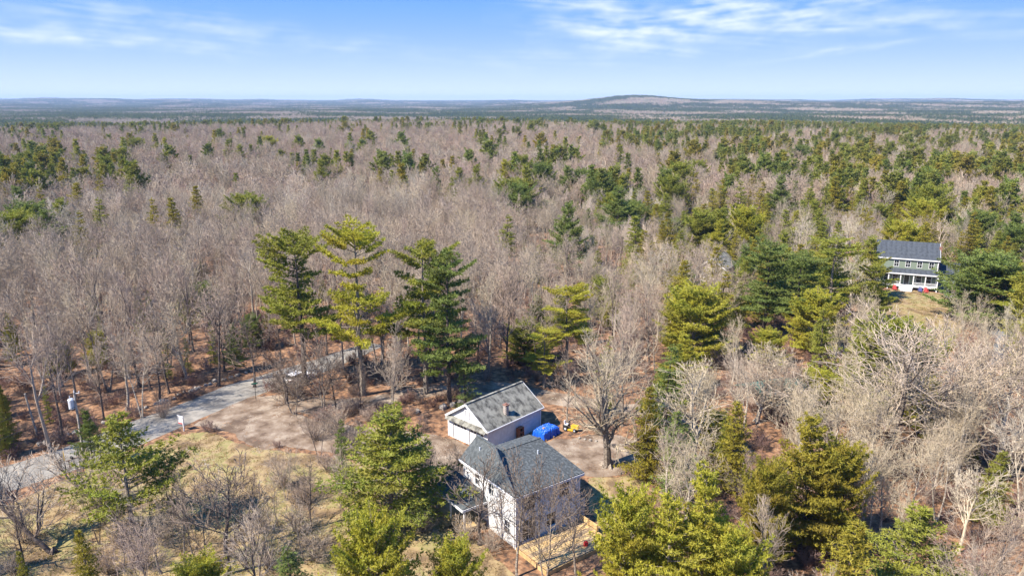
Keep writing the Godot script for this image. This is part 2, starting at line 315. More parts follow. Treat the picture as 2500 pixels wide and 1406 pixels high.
# ---------------------------------------------------------------- trees
# Bare tree: trunk and limbs go to bt, finer wood to bc.
func grow(bt: MB, bc: MB, p: Vector3, d: Vector3, l: float, r: float, lev: int, o: Dictionary) -> void:
	var segs: int = [6, 4, 3, 2, 1][lev]
	var sides: int = [7, 5, 4, 3, 3][lev]
	var rend: float = r * [0.42, 0.35, 0.4, 0.45, 0.4][lev]
	var b := bt if lev < 2 else bc
	var wob: float = [0.09, 0.2, 0.24, 0.26, 0.2][lev] * o.get("wobble", 1.0)
	var lift: float = [0.05, 0.16, 0.14, 0.1, 0.05][lev]
	var q := p
	var dd := d
	var last: int = o.get("levels", 4)
	var tone := rf(0.75, 1.25)
	for i in segs:
		dd = (dd + rdir() * wob + UP * lift).normalized()
		var q2 := q + dd * (l / segs)
		var t0 := float(i) / segs
		var t1 := float(i + 1) / segs
		b.tube(q, q2, maxf(lerpf(r, rend, t0), o.get("thin", 0.015)), maxf(lerpf(r, rend, t1), o.get("thin", 0.015) * 0.7), sides)
		if lev >= 2:
			b.paint(Color(tone, tone, tone))
		if lev < last:
			var start: float = [o.get("fork", 0.4), 0.22, 0.12, 0.0][lev]
			if t1 > start + 0.01:
				var k: int = [2, 2, 1, 1][lev]
				if i == segs - 1:
					k += [1, 1, 1, 0][lev]
				if o.get("rich", 0) > 0 and lev >= 1:
					k += 1 if rng.randf() < o.rich else 0
				for j in k:
					var side := dd.cross(rdir()).normalized()
					var spread: float = rf(0.55, 1.05) * [o.get("spread", 1.0), 0.95, 0.95, 1.0][lev]
					if i == segs - 1:
						spread *= 0.55
					var nd := (dd * cos(spread) + side * sin(spread)).normalized()
					var nl: float = l * rf(0.75, 1.15) * [lerpf(0.66, 0.42, t1), lerpf(0.62, 0.34, t1), lerpf(0.7, 0.45, t1), 0.6][lev]
					var nr: float = lerpf(r, rend, t1) * rf(0.45, 0.65)
					grow(bt, bc, q.lerp(q2, rf(0.4, 1.0)) if i < segs - 1 else q2, nd, nl, nr, lev + 1, o)
		q = q2

func bare_tree(sd: int, h: float, o: Dictionary) -> Array:
	rng.seed = sd
	var bt := MB.new()
	var bc := MB.new()
	var stems: int = o.get("stems", 1)
	var lean: Vector3 = o.get("lean", Vector3.ZERO)
	var r: float = h * o.get("girth", 0.0135)
	for s in stems:
		var a := TAU * s / stems + rf(0, 1)
		var out := Vector3(cos(a), 0, sin(a)) * (0.22 if stems > 1 else 0.03)
		grow(bt, bc, Vector3(0, -0.3, 0) + out * 0.5, (UP + out + lean).normalized(), h * 0.62 * rf(0.92, 1.05), r * (0.8 if stems > 1 else 1.0), 0, o)
	# root flare
	for k in 5:
		var a2 := TAU * k / 5 + rf(0, 0.5)
		bt.tube(Vector3(cos(a2), 0, sin(a2)) * r * 1.9 + Vector3(0, -0.25, 0), Vector3(0, h * 0.045, 0), r * 0.5, r * 0.5, 4)
	return [bt, bc]

func tuft(b: MB, p: Vector3, d: Vector3, s: float, k: int, w: float) -> void:
	for i in k:
		var e := (d * 0.75 + rdir()).normalized()
		var side := e.cross(rdir()).normalized() * (s * w)
		b.tri(p - side, p + side, p + e * s * rf(0.75, 1.2))

# Evergreen: o = crown (share of the height that is bare), reach, shape "pine", "round" or "cone", size of the tufts
func evergreen(sd: int, h: float, o: Dictionary) -> Array:
	rng.seed = sd
	var bt := MB.new()
	var bc := MB.new()
	var base: float = o.get("crown", 0.25)
	var reach: float = o.get("reach", 0.2) * h
	var shape: String = o.get("shape", "pine")
	var ts: float = o.get("tuft", 0.36)
	var blades: int = o.get("blades", 6)
	var gap: float = o.get("gap", 0.42)
	var r0 := h * 0.0165
	var pts := []
	var bend := Vector3(rf(-1, 1), 0, rf(-1, 1)) * h * 0.012
	for i in 9:
		var t := i / 8.0
		pts.append(Vector3(0, h * t * 0.985 - (0.3 if i == 0 else 0.0), 0) + bend * sin(t * 4.0) + (Vector3(rf(-1, 1), 0, rf(-1, 1)) * h * 0.004 if i > 0 else Vector3.ZERO))
	for i in 8:
		bt.tube(pts[i], pts[i + 1], maxf(r0 * (1.0 - i / 8.3), 0.02), maxf(r0 * (1.0 - (i + 1) / 8.3), 0.015), 7)
	var y := base * h
	var step: float = o.get("step", 0.052) * h
	while y < h * 0.985:
		var t := (y - base * h) / (h * (1.0 - base))
		var prof := 1.0
		match shape:
			"pine": prof = (0.62 + 0.5 * sin(PI * minf(t * 1.35 + 0.12, 1.0))) * pow(1.0 - t, 0.42)
			"old": prof = (0.76 + 0.24 * sin(t * 11.0)) * (1.0 if t < 0.45 else sqrt(maxf(0.04, 1.0 - pow((t - 0.45) / 0.57, 2.0))))
			"round": prof = pow(maxf(0.0, 1.0 - pow(absf(t - 0.3) / 0.72, 2.2)), 0.6)
			"cone": prof = pow(1.0 - t, 0.82) * (0.85 + 0.15 * sin(t * 30.0)) + 0.04
		var kb: int = o.get("boughs", 5)
		var a0 := rf(0, TAU)
		for k in kb:
			if rng.randf() < o.get("miss", 0.1):
				continue
			var az := a0 + TAU * k / kb + rf(-0.35, 0.35)
			var l := maxf(reach * prof * rf(0.6, 1.2), ts * 0.9)
			var f := y / h * 8.0
			var p: Vector3 = (pts[int(f)] as Vector3).lerp(pts[mini(int(f) + 1, 8)], f - int(f))
			p.y = y + rf(-0.4, 0.4) * step
			var el: float = lerpf(o.get("low", -0.05), o.get("high", 0.75), t) + rf(-0.14, 0.14)
			var d := Vector3(cos(az) * cos(el), sin(el), sin(az) * cos(el))
			var q := p
			var n := maxi(2, int(l / 0.9))
			var rb := maxf(0.018, l * 0.013)
			var tone := rf(0.72, 1.22)
			var tint := Color(tone * rf(0.9, 1.12), tone, tone * rf(0.75, 1.15))
			for i in n:
				d = (d + UP * o.get("curl", 0.09) + rdir() * 0.1).normalized()
				var q2 := q + d * (l / n)
				bt.tube(q, q2, rb * (1.0 - float(i) / n) + 0.008, rb * (1.0 - float(i + 1) / n) + 0.008, 3)
				var along := float(i + 1) / n
				if along > o.get("hollow", 0.3) or l < 1.4:
					var m := int(ceil(l / n / gap))
					for j in m:
						var at := q.lerp(q2, (j + rng.randf()) / m)
						var left := l * (1.0 - along) * 0.55 + ts * 1.2
						for s in [-1.0, 1.0]:
							var sd2: Vector3 = (d.cross(UP).normalized() * s * rf(0.7, 1.1) + d * rf(0.4, 0.9) + UP * rf(-0.1, 0.3)).normalized()
							var sl: float = left * rf(0.55, 1.1)
							var c := maxi(1, int(round(sl / (ts * 0.95))))
							for e in c:
								tuft(bc, at + sd2 * sl * (e + 0.6) / c + UP * rf(-0.08, 0.14) * ts * 2.0, (sd2 + UP * 0.6).normalized(), ts, blades, o.get("width", 0.16))
					tuft(bc, q2, (d + UP * 0.5).normalized(), ts, blades, o.get("width", 0.16))
				q = q2
			bc.paint(tint)
		y += step * rf(0.7, 1.25)
	tuft(bc, pts[8], UP, ts * 1.2, blades * 2, 0.14)
	bc.paint(Color.WHITE)
	return [bt, bc]

func shrub(sd: int, h: float, stems: int, o := {}) -> Array:
	rng.seed = sd
	var bt := MB.new()
	var bc := MB.new()
	for s in stems:
		var a := rf(0, TAU)
		var sp := rf(0.1, 0.75)
		var d := Vector3(cos(a) * sp, 1, sin(a) * sp).normalized()
		grow(bt, bc, Vector3(cos(a), 0, sin(a)) * rf(0.0, 0.25) * h * 0.4 - UP * 0.1, d, h * rf(0.5, 0.85), h * 0.006, 1, {"levels": 3, "thin": o.get("thin", 0.011), "wobble": 0.8})
	return [bt, bc]

func placed_tree(called: String, pair: Array, mats: Array, label: String, category: String, at: Vector3, turn: float, sc: Vector3, group := "") -> Node3D:
	var t := thing(called, label, category, at, turn, group)
	var a := inst("trunk", pair[0], t)
	var b := inst("crown", pair[1], t)
	a.scale = sc
	b.scale = sc
	a.material_override = mats[0]
	b.material_override = mats[1]
	return t

func pair_of(bs: Array) -> Array:
	return [bs[0].mesh(M.bark), bs[1].mesh(M.twig)]

func joined(bs: Array, m0: Material, m1: Material) -> ArrayMesh:
	for b in bs:
		b.paint(Color.WHITE)
	var m: ArrayMesh = bs[0].mesh(m0)
	return bs[1].mesh(m1, m)

func scatter(called: String, label: String, category: String, m: Mesh, xf: Array, cols: Array) -> void:
	if xf.is_empty():
		return
	var mm := MultiMesh.new()
	mm.transform_format = MultiMesh.TRANSFORM_3D
	mm.use_colors = true
	mm.mesh = m
	mm.instance_count = xf.size()
	for i in xf.size():
		mm.set_instance_transform(i, xf[i])
		mm.set_instance_color(i, cols[i])
	var o := MultiMeshInstance3D.new()
	o.multimesh = mm
	o.name = numbered(called)
	add_child(o)
	tag(o, label, category)
	o.set_meta("kind", "stuff")

# ---------------------------------------------------------------- sky, camera, sun
func build_view() -> void:
	var cam := Camera3D.new()
	cam.name = "camera"
	cam.position = Vector3(0, 40, 0)
	cam.rotation.x = -atan(458.0 / 1800.0)
	cam.fov = rad_to_deg(2.0 * atan(703.0 / 1800.0))
	cam.near = 0.5
	cam.far = 80000.0
	add_child(cam)
	cam.current = true
	var sky_mat := ProceduralSkyMaterial.new()
	sky_mat.sky_top_color = Color(0.025, 0.295, 0.94).linear_to_srgb()
	sky_mat.sky_horizon_color = Color(0.80, 0.90, 0.96).linear_to_srgb()
	sky_mat.sky_curve = 0.05
	sky_mat.ground_horizon_color = srgb(150, 160, 165)
	sky_mat.ground_bottom_color = srgb(96, 88, 78)
	sky_mat.sun_angle_max = 1.0
	sky_mat.sky_cover = cirrus()
	sky_mat.sky_cover_modulate = Color.WHITE
	var sky := Sky.new()
	sky.sky_material = sky_mat
	var env := Environment.new()
	env.background_mode = Environment.BG_SKY
	env.sky = sky
	env.background_energy_multiplier = 0.46
	env.tonemap_mode = Environment.TONE_MAPPER_LINEAR
	env.tonemap_exposure = 2.5
	env.sdfgi_enabled = true
	env.ssao_enabled = true
	env.ssil_enabled = true
	env.fog_enabled = true
	env.fog_density = 0.00007
	env.fog_light_color = srgb(178, 206, 244)
	var we := WorldEnvironment.new()
	we.name = "environment"
	we.environment = env
	add_child(we)
	var sun := DirectionalLight3D.new()
	sun.name = "sun"
	var el := deg_to_rad(48.0)
	var to_sun := Vector3(-0.875 * cos(el), sin(el), 0.484 * cos(el))
	sun.look_at_from_position(to_sun * 100.0, Vector3.ZERO)
	sun.light_energy = 1.6
	sun.light_color = srgb(255, 244, 228)
	sun.light_angular_distance = 0.5
	sun.shadow_enabled = true
	add_child(sun)

func cirrus() -> ImageTexture:
	var w := 4096
	var h := 2048
	var data := PackedByteArray()
	data.resize(w * h * 4)
	var acc := {}
	var fib := FastNoiseLite.new()
	fib.seed = 41
	fib.frequency = 0.5
	fib.fractal_octaves = 5
	var puff := FastNoiseLite.new()
	puff.seed = 44
	puff.frequency = 0.16
	puff.fractal_octaves = 4
	# azimuth, elevation, half length, half thickness (degrees), tilt, strength
	var st := [[-25.5, 5.2, 9.5, 0.8, -0.07, 0.3], [-34.0, 4.2, 6.5, 0.5, -0.03, 0.34], [-27.0, 3.9, 8.0, 0.5, -0.06, 0.25], [15.5, 6.1, 8.5, 1.1, 0.1, 0.75], [5.8, 6.6, 4.8, 0.55, -0.05, 0.6], [10.5, 4.7, 7.5, 0.62, -0.08, 0.62], [20.5, 4.9, 8.0, 0.4, -0.02, 0.55], [30.0, 7.0, 6.5, 0.55, 0.12, 0.85], [27.0, 5.3, 6.0, 0.4, -0.03, 0.42], [23.5, 3.4, 4.6, 0.22, 0.12, 0.3], [33.5, 3.9, 4.0, 0.25, 0.0, 0.25], [-1.5, 7.6, 5.5, 0.25, -0.02, 0.5], [9.6, 3.7, 3.6, 0.35, -0.1, 0.42], [-14.0, 4.0, 6.0, 0.6, -0.05, 0.16], [18.0, 7.6, 6.0, 0.5, 0.0, 0.6], [2.0, 3.0, 9.0, 0.7, 0.0, 0.12]]
	rng.seed = 77
	for i in 90:
		var az := rf(-180, 180)
		if absf(az) < 48.0:
			continue
		st.append([az, rf(3.0, 9.5), rf(4, 9), rf(0.3, 0.9), rf(-0.1, 0.12), rf(0.2, 0.7)])
	for i in 60:
		st.append([rf(-180, 180), rf(11, 55), rf(5, 12), rf(0.6, 2.4), rf(-0.3, 0.3), rf(0.15, 0.55)])
	for s in st:
		var wide: float = s[2] / cos(deg_to_rad(s[1]))
		var x0 := int((s[0] - wide * 1.7) / 360.0 * w)
		var x1 := int((s[0] + wide * 1.7) / 360.0 * w)
		var tall: float = s[3] * 2.2 + absf(s[4]) * s[2] * 1.7
		var y0 := maxi(int((90.0 - s[1] - tall) / 180.0 * h), 4)
		var y1 := mini(int((90.0 - s[1] + tall) / 180.0 * h), h / 2 - 6)
		for y in range(y0, y1):
			var el: float = 90.0 - (y + 0.5) / h * 180.0
			for x in range(x0, x1):
				var az: float = (x + 0.5) / w * 360.0
				var u: float = (az - s[0]) * cos(deg_to_rad(s[1]))
				var v: float = el - s[1] - s[4] * u + puff.get_noise_2d(az * 1.2, el * 2.0 + 40.0) * s[3] * 1.1
				u /= s[2]
				v /= s[3]
				var g := exp(-u * u - v * v)
				if g < 0.02:
					continue
				var f: float = clampf(0.62 + 0.9 * fib.get_noise_2d(az * 0.3 + el * 0.9, (el - s[4] * (az - s[0])) * 5.0) + 0.9 * puff.get_noise_2d(az * 1.4, el * 4.0), 0.0, 1.4)
				var k := y * w + posmod(x, w)
				acc[k] = minf(acc.get(k, 0.0) + g * f * s[5] * 0.62, 0.85)
	for k in acc:
		data[k * 4] = 255
		data[k * 4 + 1] = 228
		data[k * 4 + 2] = 200
		data[k * 4 + 3] = int(acc[k] * 255.0)
	return ImageTexture.create_from_image(Image.create_from_data(w, h, false, Image.FORMAT_RGBA8, data))

# ---------------------------------------------------------------- land
func bump(a: float, b: float, w: float) -> float:
	var t := (a - b) / w
	return exp(-t * t)

func hgt(x: float, z: float) -> float:
	var r := sqrt(x * x + z * z)
	if r < 240.0:
		return 0.0
	var az := rad_to_deg(atan2(x, -z))
	var h := smoothstep(240.0, 1100.0, r) * hills.get_noise_2d(x, z) * 7.0
	h -= smoothstep(850.0, 1500.0, r) * 15.0
	h += (40.0 * bump(az, 9.2, 3.6) + 16.0 * bump(az, 15.0, 6.0)) * bump(r, 4700.0, 900.0)
	h += 36.0 * smoothstep(-3.0, 6.0, az) * bump(r, 5400.0, 1300.0) * (0.95 + 0.3 * hills.get_noise_2d(az * 60.0, 7.0))
	h += 54.0 * smoothstep(7000.0, 10500.0, r) * (0.8 + 0.55 * hills.get_noise_2d(az * 90.0, 900.0)) * (1.0 - 0.35 * smoothstep(-14.0, -5.0, az) + 0.3 * smoothstep(12.0, 20.0, az))
	h += 26.0 * smoothstep(6000.0, 6800.0, r) * (1.0 - smoothstep(6800.0, 7600.0, r)) * maxf(0.0, hills.get_noise_2d(az * 110.0, 500.0) + 0.2) * 1.6
	h += 40.0 * smoothstep(12000.0, 14500.0, r) * (0.55 + 1.1 * hills.get_noise_2d(az * 80.0, 300.0))
	return h
func build_land() -> void:
	hills.seed = 5
	hills.frequency = 0.0011
	hills.fractal_octaves = 3
	patches.seed = 9
	patches.frequency = 0.012
	patches.fractal_octaves = 4
	var az := []
	var a := -180.0
	while a < 180.0:
		az.append(deg_to_rad(a))
		a += 0.35 if absf(a) < 44.0 else 4.0
	az.append(PI)
	var rings := [0.0]
	var r := 8.0
	while r < 1500.0:
		rings.append(r)
		r *= 1.045
	land_ring("ground", M.litter, az, rings)
	var far := [rings[-1]]
	while r < 15500.0:
		far.append(r)
		r *= 1.05
	land_ring("hills", M.far_woods, az, far)
	sheet("road", road_poly, 0.012, M.asphalt, 0.12)
	sheet("gravel_lane", lane_poly, 0.008, M.gravel, 0.5)
	sheet("gravel_driveway", drive_poly, 0.016, M.gravel, 0.4)
	sheet("gravel_yard", yard_poly, 0.02, M.gravel, 0.7)
	sheet("lawn", lawn_poly, 0.004, M.lawn, 0.6)
	sheet("side_lawn", side_lawn_poly, 0.004, M.lawn, 0.6)
	sheet("neighbour_lawn", neighbour_lawn_poly, 0.004, M.lawn, 0.6)
	sheet("paved_drive", neighbour_drive_poly, 0.012, M.paved, 0.15)

func land_ring(called: String, mat: Material, az: Array, rings: Array) -> void:
	var b := MB.new()
	var prev := []
	for r in rings:
		var row := []
		for t in az:
			var x: float = sin(t) * r
			var z: float = -cos(t) * r
			row.append(Vector3(x, hgt(x, z), z))
		if prev:
			for i in az.size() - 1:
				b.v.append_array([prev[i], row[i], row[i + 1], prev[i], row[i + 1], prev[i + 1]])
		prev = row
	struct(called, b, mat)

func sheet(called: String, poly: PackedVector2Array, y: float, mat: Material, ragged: float) -> void:
	rng.seed = hash(called)
	var p := PackedVector2Array()
	for i in poly.size():
		var a := poly[i]
		var b := poly[(i + 1) % poly.size()]
		var k := maxi(1, int(a.distance_to(b) / 0.9))
		for j in k:
			p.append(a.lerp(b, float(j) / k) + Vector2(rf(-1, 1), rf(-1, 1)) * ragged * 0.55)
	var ix := Geometry2D.triangulate_polygon(p)
	var m := MB.new()
	for i in range(0, ix.size(), 3):
		var q := [p[ix[i]], p[ix[i + 1]], p[ix[i + 2]]]
		if (q[1] - q[0]).cross(q[2] - q[0]) < 0.0:
			q.reverse()
		m.tri(Vector3(q[0].x, y, q[0].y), Vector3(q[1].x, y, q[1].y), Vector3(q[2].x, y, q[2].y))
	struct(called, m, mat)

var clear_polys := []
func open_at(x: float, z: float) -> bool:
	var p := Vector2(x, z)
	for q in clear_polys:
		if Geometry2D.is_point_in_polygon(p, q):
			return true
	return false

func rect(cx: float, cz: float, w: float, d: float, turn: float) -> PackedVector2Array:
	var p := PackedVector2Array()
	for s in [[-1, -1], [1, -1], [1, 1], [-1, 1]]:
		var v := Vector3(s[0] * w * 0.5, 0, s[1] * d * 0.5).rotated(UP, turn)
		p.append(Vector2(cx + v.x, cz + v.z))
	return p

func seen(x: float, z: float, margin: float) -> bool:
	return z < -18.0 and absf(x) < -z * 0.70 + margin

# ---------------------------------------------------------------- vegetation
var kinds := {}
func make_kinds() -> void:
	var o := {"fork": 0.3, "spread": 1.0, "girth": 0.022, "rich": 0.35}
	kinds["B0"] = pair_of(bare_tree(101, 16.0, {"fork": 0.3, "stems": 2, "girth": 0.03, "rich": 0.0, "wobble": 1.25, "spread": 1.1}))
	kinds["B1"] = pair_of(bare_tree(102, 14.0, {"fork": 0.18, "girth": 0.014, "rich": 0.1, "spread": 0.8}))
	kinds["B2"] = pair_of(bare_tree(103, 15.0, {"fork": 0.2, "girth": 0.0135, "rich": 0.15, "spread": 1.05}))
	kinds["B3"] = pair_of(bare_tree(104, 15.0, {"fork": 0.15, "girth": 0.013, "rich": 0.1, "spread": 1.05, "stems": 2}))
	kinds["B4"] = pair_of(bare_tree(105, 13.0, {"fork": 0.35, "girth": 0.009, "rich": 0.0, "levels": 3, "thin": 0.02, "wobble": 1.3, "spread": 0.75}))
	kinds["B5"] = pair_of(bare_tree(106, 12.0, {"fork": 0.3, "girth": 0.009, "rich": 0.0, "levels": 3, "thin": 0.02, "wobble": 1.3, "spread": 0.8, "stems": 2}))
	kinds["B6"] = pair_of(bare_tree(107, 11.0, {"fork": 0.4, "girth": 0.013, "rich": 0.0, "spread": 0.9, "wobble": 1.5, "levels": 3, "thin": 0.02}))
	kinds["B7"] = pair_of(bare_tree(108, 10.0, {"fork": 0.3, "girth": 0.016, "rich": 0.1, "spread": 0.95, "wobble": 1.3, "lean": Vector3(-0.75, 0, -0.1)}))
	kinds["F0"] = pair_of(bare_tree(111, 15.0, {"fork": 0.45, "girth": 0.0125, "spread": 0.8}))
	kinds["F1"] = pair_of(bare_tree(112, 16.0, {"fork": 0.5, "girth": 0.013, "spread": 0.75, "rich": 0.2}))
	kinds["F2"] = pair_of(bare_tree(113, 15.0, {"fork": 0.4, "girth": 0.0135, "spread": 0.9, "rich": 0.2, "wobble": 1.3}))
	kinds["F3"] = pair_of(bare_tree(114, 14.0, {"fork": 0.5, "girth": 0.011, "spread": 0.7, "stems": 2}))
	kinds["F4"] = pair_of(bare_tree(115, 16.0, {"fork": 0.35, "girth": 0.012, "spread": 0.95, "rich": 0.35}))
	kinds["P0"] = pair_of(evergreen(201, 22.0, {"shape": "old", "high": 0.5, "curl": 0.06, "gap": 0.32, "blades": 8, "crown": 0.34, "reach": 0.27, "tuft": 0.42, "miss": 0.286}))
	kinds["P1"] = pair_of(evergreen(202, 24.0, {"shape": "old", "high": 0.5, "curl": 0.06, "gap": 0.32, "blades": 8, "crown": 0.34, "reach": 0.26, "tuft": 0.42, "miss": 0.2865, "boughs": 5, "step": 0.06}))
	kinds["P2"] = pair_of(evergreen(203, 20.0, {"shape": "old", "high": 0.5, "curl": 0.06, "gap": 0.32, "blades": 8, "crown": 0.36, "reach": 0.28, "tuft": 0.42, "miss": 0.2862}))
	kinds["P3"] = pair_of(evergreen(204, 21.0, {"shape": "old", "high": 0.5, "curl": 0.06, "gap": 0.32, "blades": 8, "crown": 0.24, "reach": 0.24, "tuft": 0.42, "miss": 0.28}))
	kinds["P4"] = pair_of(evergreen(205, 15.0, {"crown": 0.12, "reach": 0.36, "tuft": 0.38, "miss": 0.08, "gap": 0.36, "high": 0.9}))
	kinds["P5"] = pair_of(evergreen(206, 13.0, {"crown": 0.2, "reach": 0.38, "tuft": 0.36, "miss": 0.25, "high": 0.8}))
	kinds["R0"] = pair_of(evergreen(207, 12.0, {"shape": "round", "crown": 0.1, "reach": 0.5, "tuft": 0.38, "miss": 0.06, "high": 0.95, "low": -0.05, "gap": 0.34}))
	kinds["C0"] = pair_of(evergreen(208, 12.0, {"shape": "cone", "crown": 0.06, "reach": 0.27, "tuft": 0.3, "miss": 0.05, "high": 0.5, "low": -0.15, "boughs": 6, "curl": 0.02, "hollow": 0.15}))
	kinds["C1"] = pair_of(evergreen(209, 12.0, {"shape": "cone", "crown": 0.08, "reach": 0.22, "tuft": 0.3, "miss": 0.25, "high": 0.5, "low": -0.2, "boughs": 5, "curl": 0.0, "hollow": 0.2, "step": 0.06}))
	kinds["S0"] = pair_of(shrub(301, 3.6, 16))
	kinds["S1"] = pair_of(shrub(302, 3.0, 20))

const HOLD := {"B0": 16.0, "B1": 14.0, "B2": 15.0, "B3": 15.0, "B4": 13.0, "B5": 12.0, "B6": 11.0, "B7": 10.0, "F0": 15.0, "F1": 16.0, "F2": 15.0, "F3": 14.0, "F4": 16.0, "P0": 22.0, "P1": 24.0, "P2": 20.0, "P3": 21.0, "P4": 15.0, "P5": 13.0, "R0": 12.0, "C0": 12.0, "C1": 12.0}
var tall := {}
func top_of(k: String) -> float:
	if not tall.has(k):
		tall[k] = maxf(kinds[k][0].get_aabb().end.y, kinds[k][1].get_aabb().end.y)
	return tall[k]

func hero_mats(k: String, i: int) -> Array:
	match k:
		"B0": return [M.bark, M.twig_pale]
		"B1": return [M.bark_pale, M.twig_pale]
		"B2", "B3": return [M.bark, M.twig]
		"B4", "B5": return [M.bark, M.twig_dark]
		"B6": return [M.bark_dark, M.twig_dark]
		"B7": return [M.bark_dark, M.twig]
		"P3": return [M.bark_dark, M.pine_blue]
		"P0": return [M.bark_dark, M.pine]
		"P4", "P5": return [M.bark, M.pine]
		"R0": return [M.bark, [M.pine, M.pine_gold, M.pine_gold][i % 3]]
		"C0": return [M.bark_dark, M.cedar]
		"C1": return [M.bark_dark, M.pine_blue]
	return [M.bark, M.pine]

func build_heroes() -> void:
	var spots := []
	for i in hero_trees.size():
		var t: Array = hero_trees[i]
		var k: String = t[3]
		rng.seed = 4000 + i
		var s: float = t[2] / top_of(k)
		var ever: bool = k[0] in "PRC"
		var box: Vector3 = kinds[k][1].get_aabb().size
		var wide: float = clampf(t[5] * {"P": 1.38, "R": 1.08, "C": 1.15, "B": 1.15}[k[0]] / (box.x + box.z) * 2.0, s * 0.7, s * 2.4)
		var m := hero_mats(k, i)
		if "golden" in t[4]:
			m = [M.bark_dark, M.cedar]
		elif "yellow-green" in t[4] or "light green" in t[4]:
			m = [M.bark, M.pine_gold]
		elif "blue" in t[4]:
			m = [M.bark_dark, M.pine_blue]
		placed_tree({"P": "pine_tree", "R": "pine_tree", "C": "evergreen_tree", "B": "bare_tree"}[k[0]], kinds[k], m, t[4], "tree", Vector3(t[0], 0, t[1]), rf(0, TAU) if k != "B7" else rf(-0.2, 0.2), Vector3(wide, s, wide))
		spots.append(Vector2(t[0], t[1]))
		kept.append([t[0], t[1], maxf(3.0, t[5] * 0.4) if ever else 2.4])
		if ever and t[1] < -70.0:
			var away := Vector2(t[0], t[1]).normalized()
			for q in [4.0, 8.0]:
				kept.append([t[0] - away.x * q, t[1] - away.y * q, t[5] * 0.33])
	kept.append([37.0, -86.0, 2.0])
	for q in [4.0, 8.0, 12.0, 17.0]:
		kept.append([46.5 - 0.28 * q, -158.0 + 0.96 * q, 2.3])
	for e in evergreen_spots:
		var q := Vector2(e[0], e[1])
		for k in [[0.0, 3.6], [4.0, 3.0], [8.0, 2.6]]:
			var w: Vector2 = q - q.normalized() * k[0]
			kept.append([w.x, w.y, k[1]])

var kept := []
func crowded(x: float, z: float, extra := 0.0) -> bool:
	for k in kept:
		if absf(x - k[0]) < k[2] + extra and absf(z - k[1]) < k[2] + extra:
			return true
	return false

func tone(base: Color, spread: float) -> Color:
	var k := rf(1.0 - spread, 1.0 + spread)
	return Color(base.r * k * rf(0.94, 1.06), base.g * k, base.b * k * rf(0.92, 1.08))

func lin(r: int, g: int, b: int) -> Color:
	return Color8(r, g, b).srgb_to_linear()

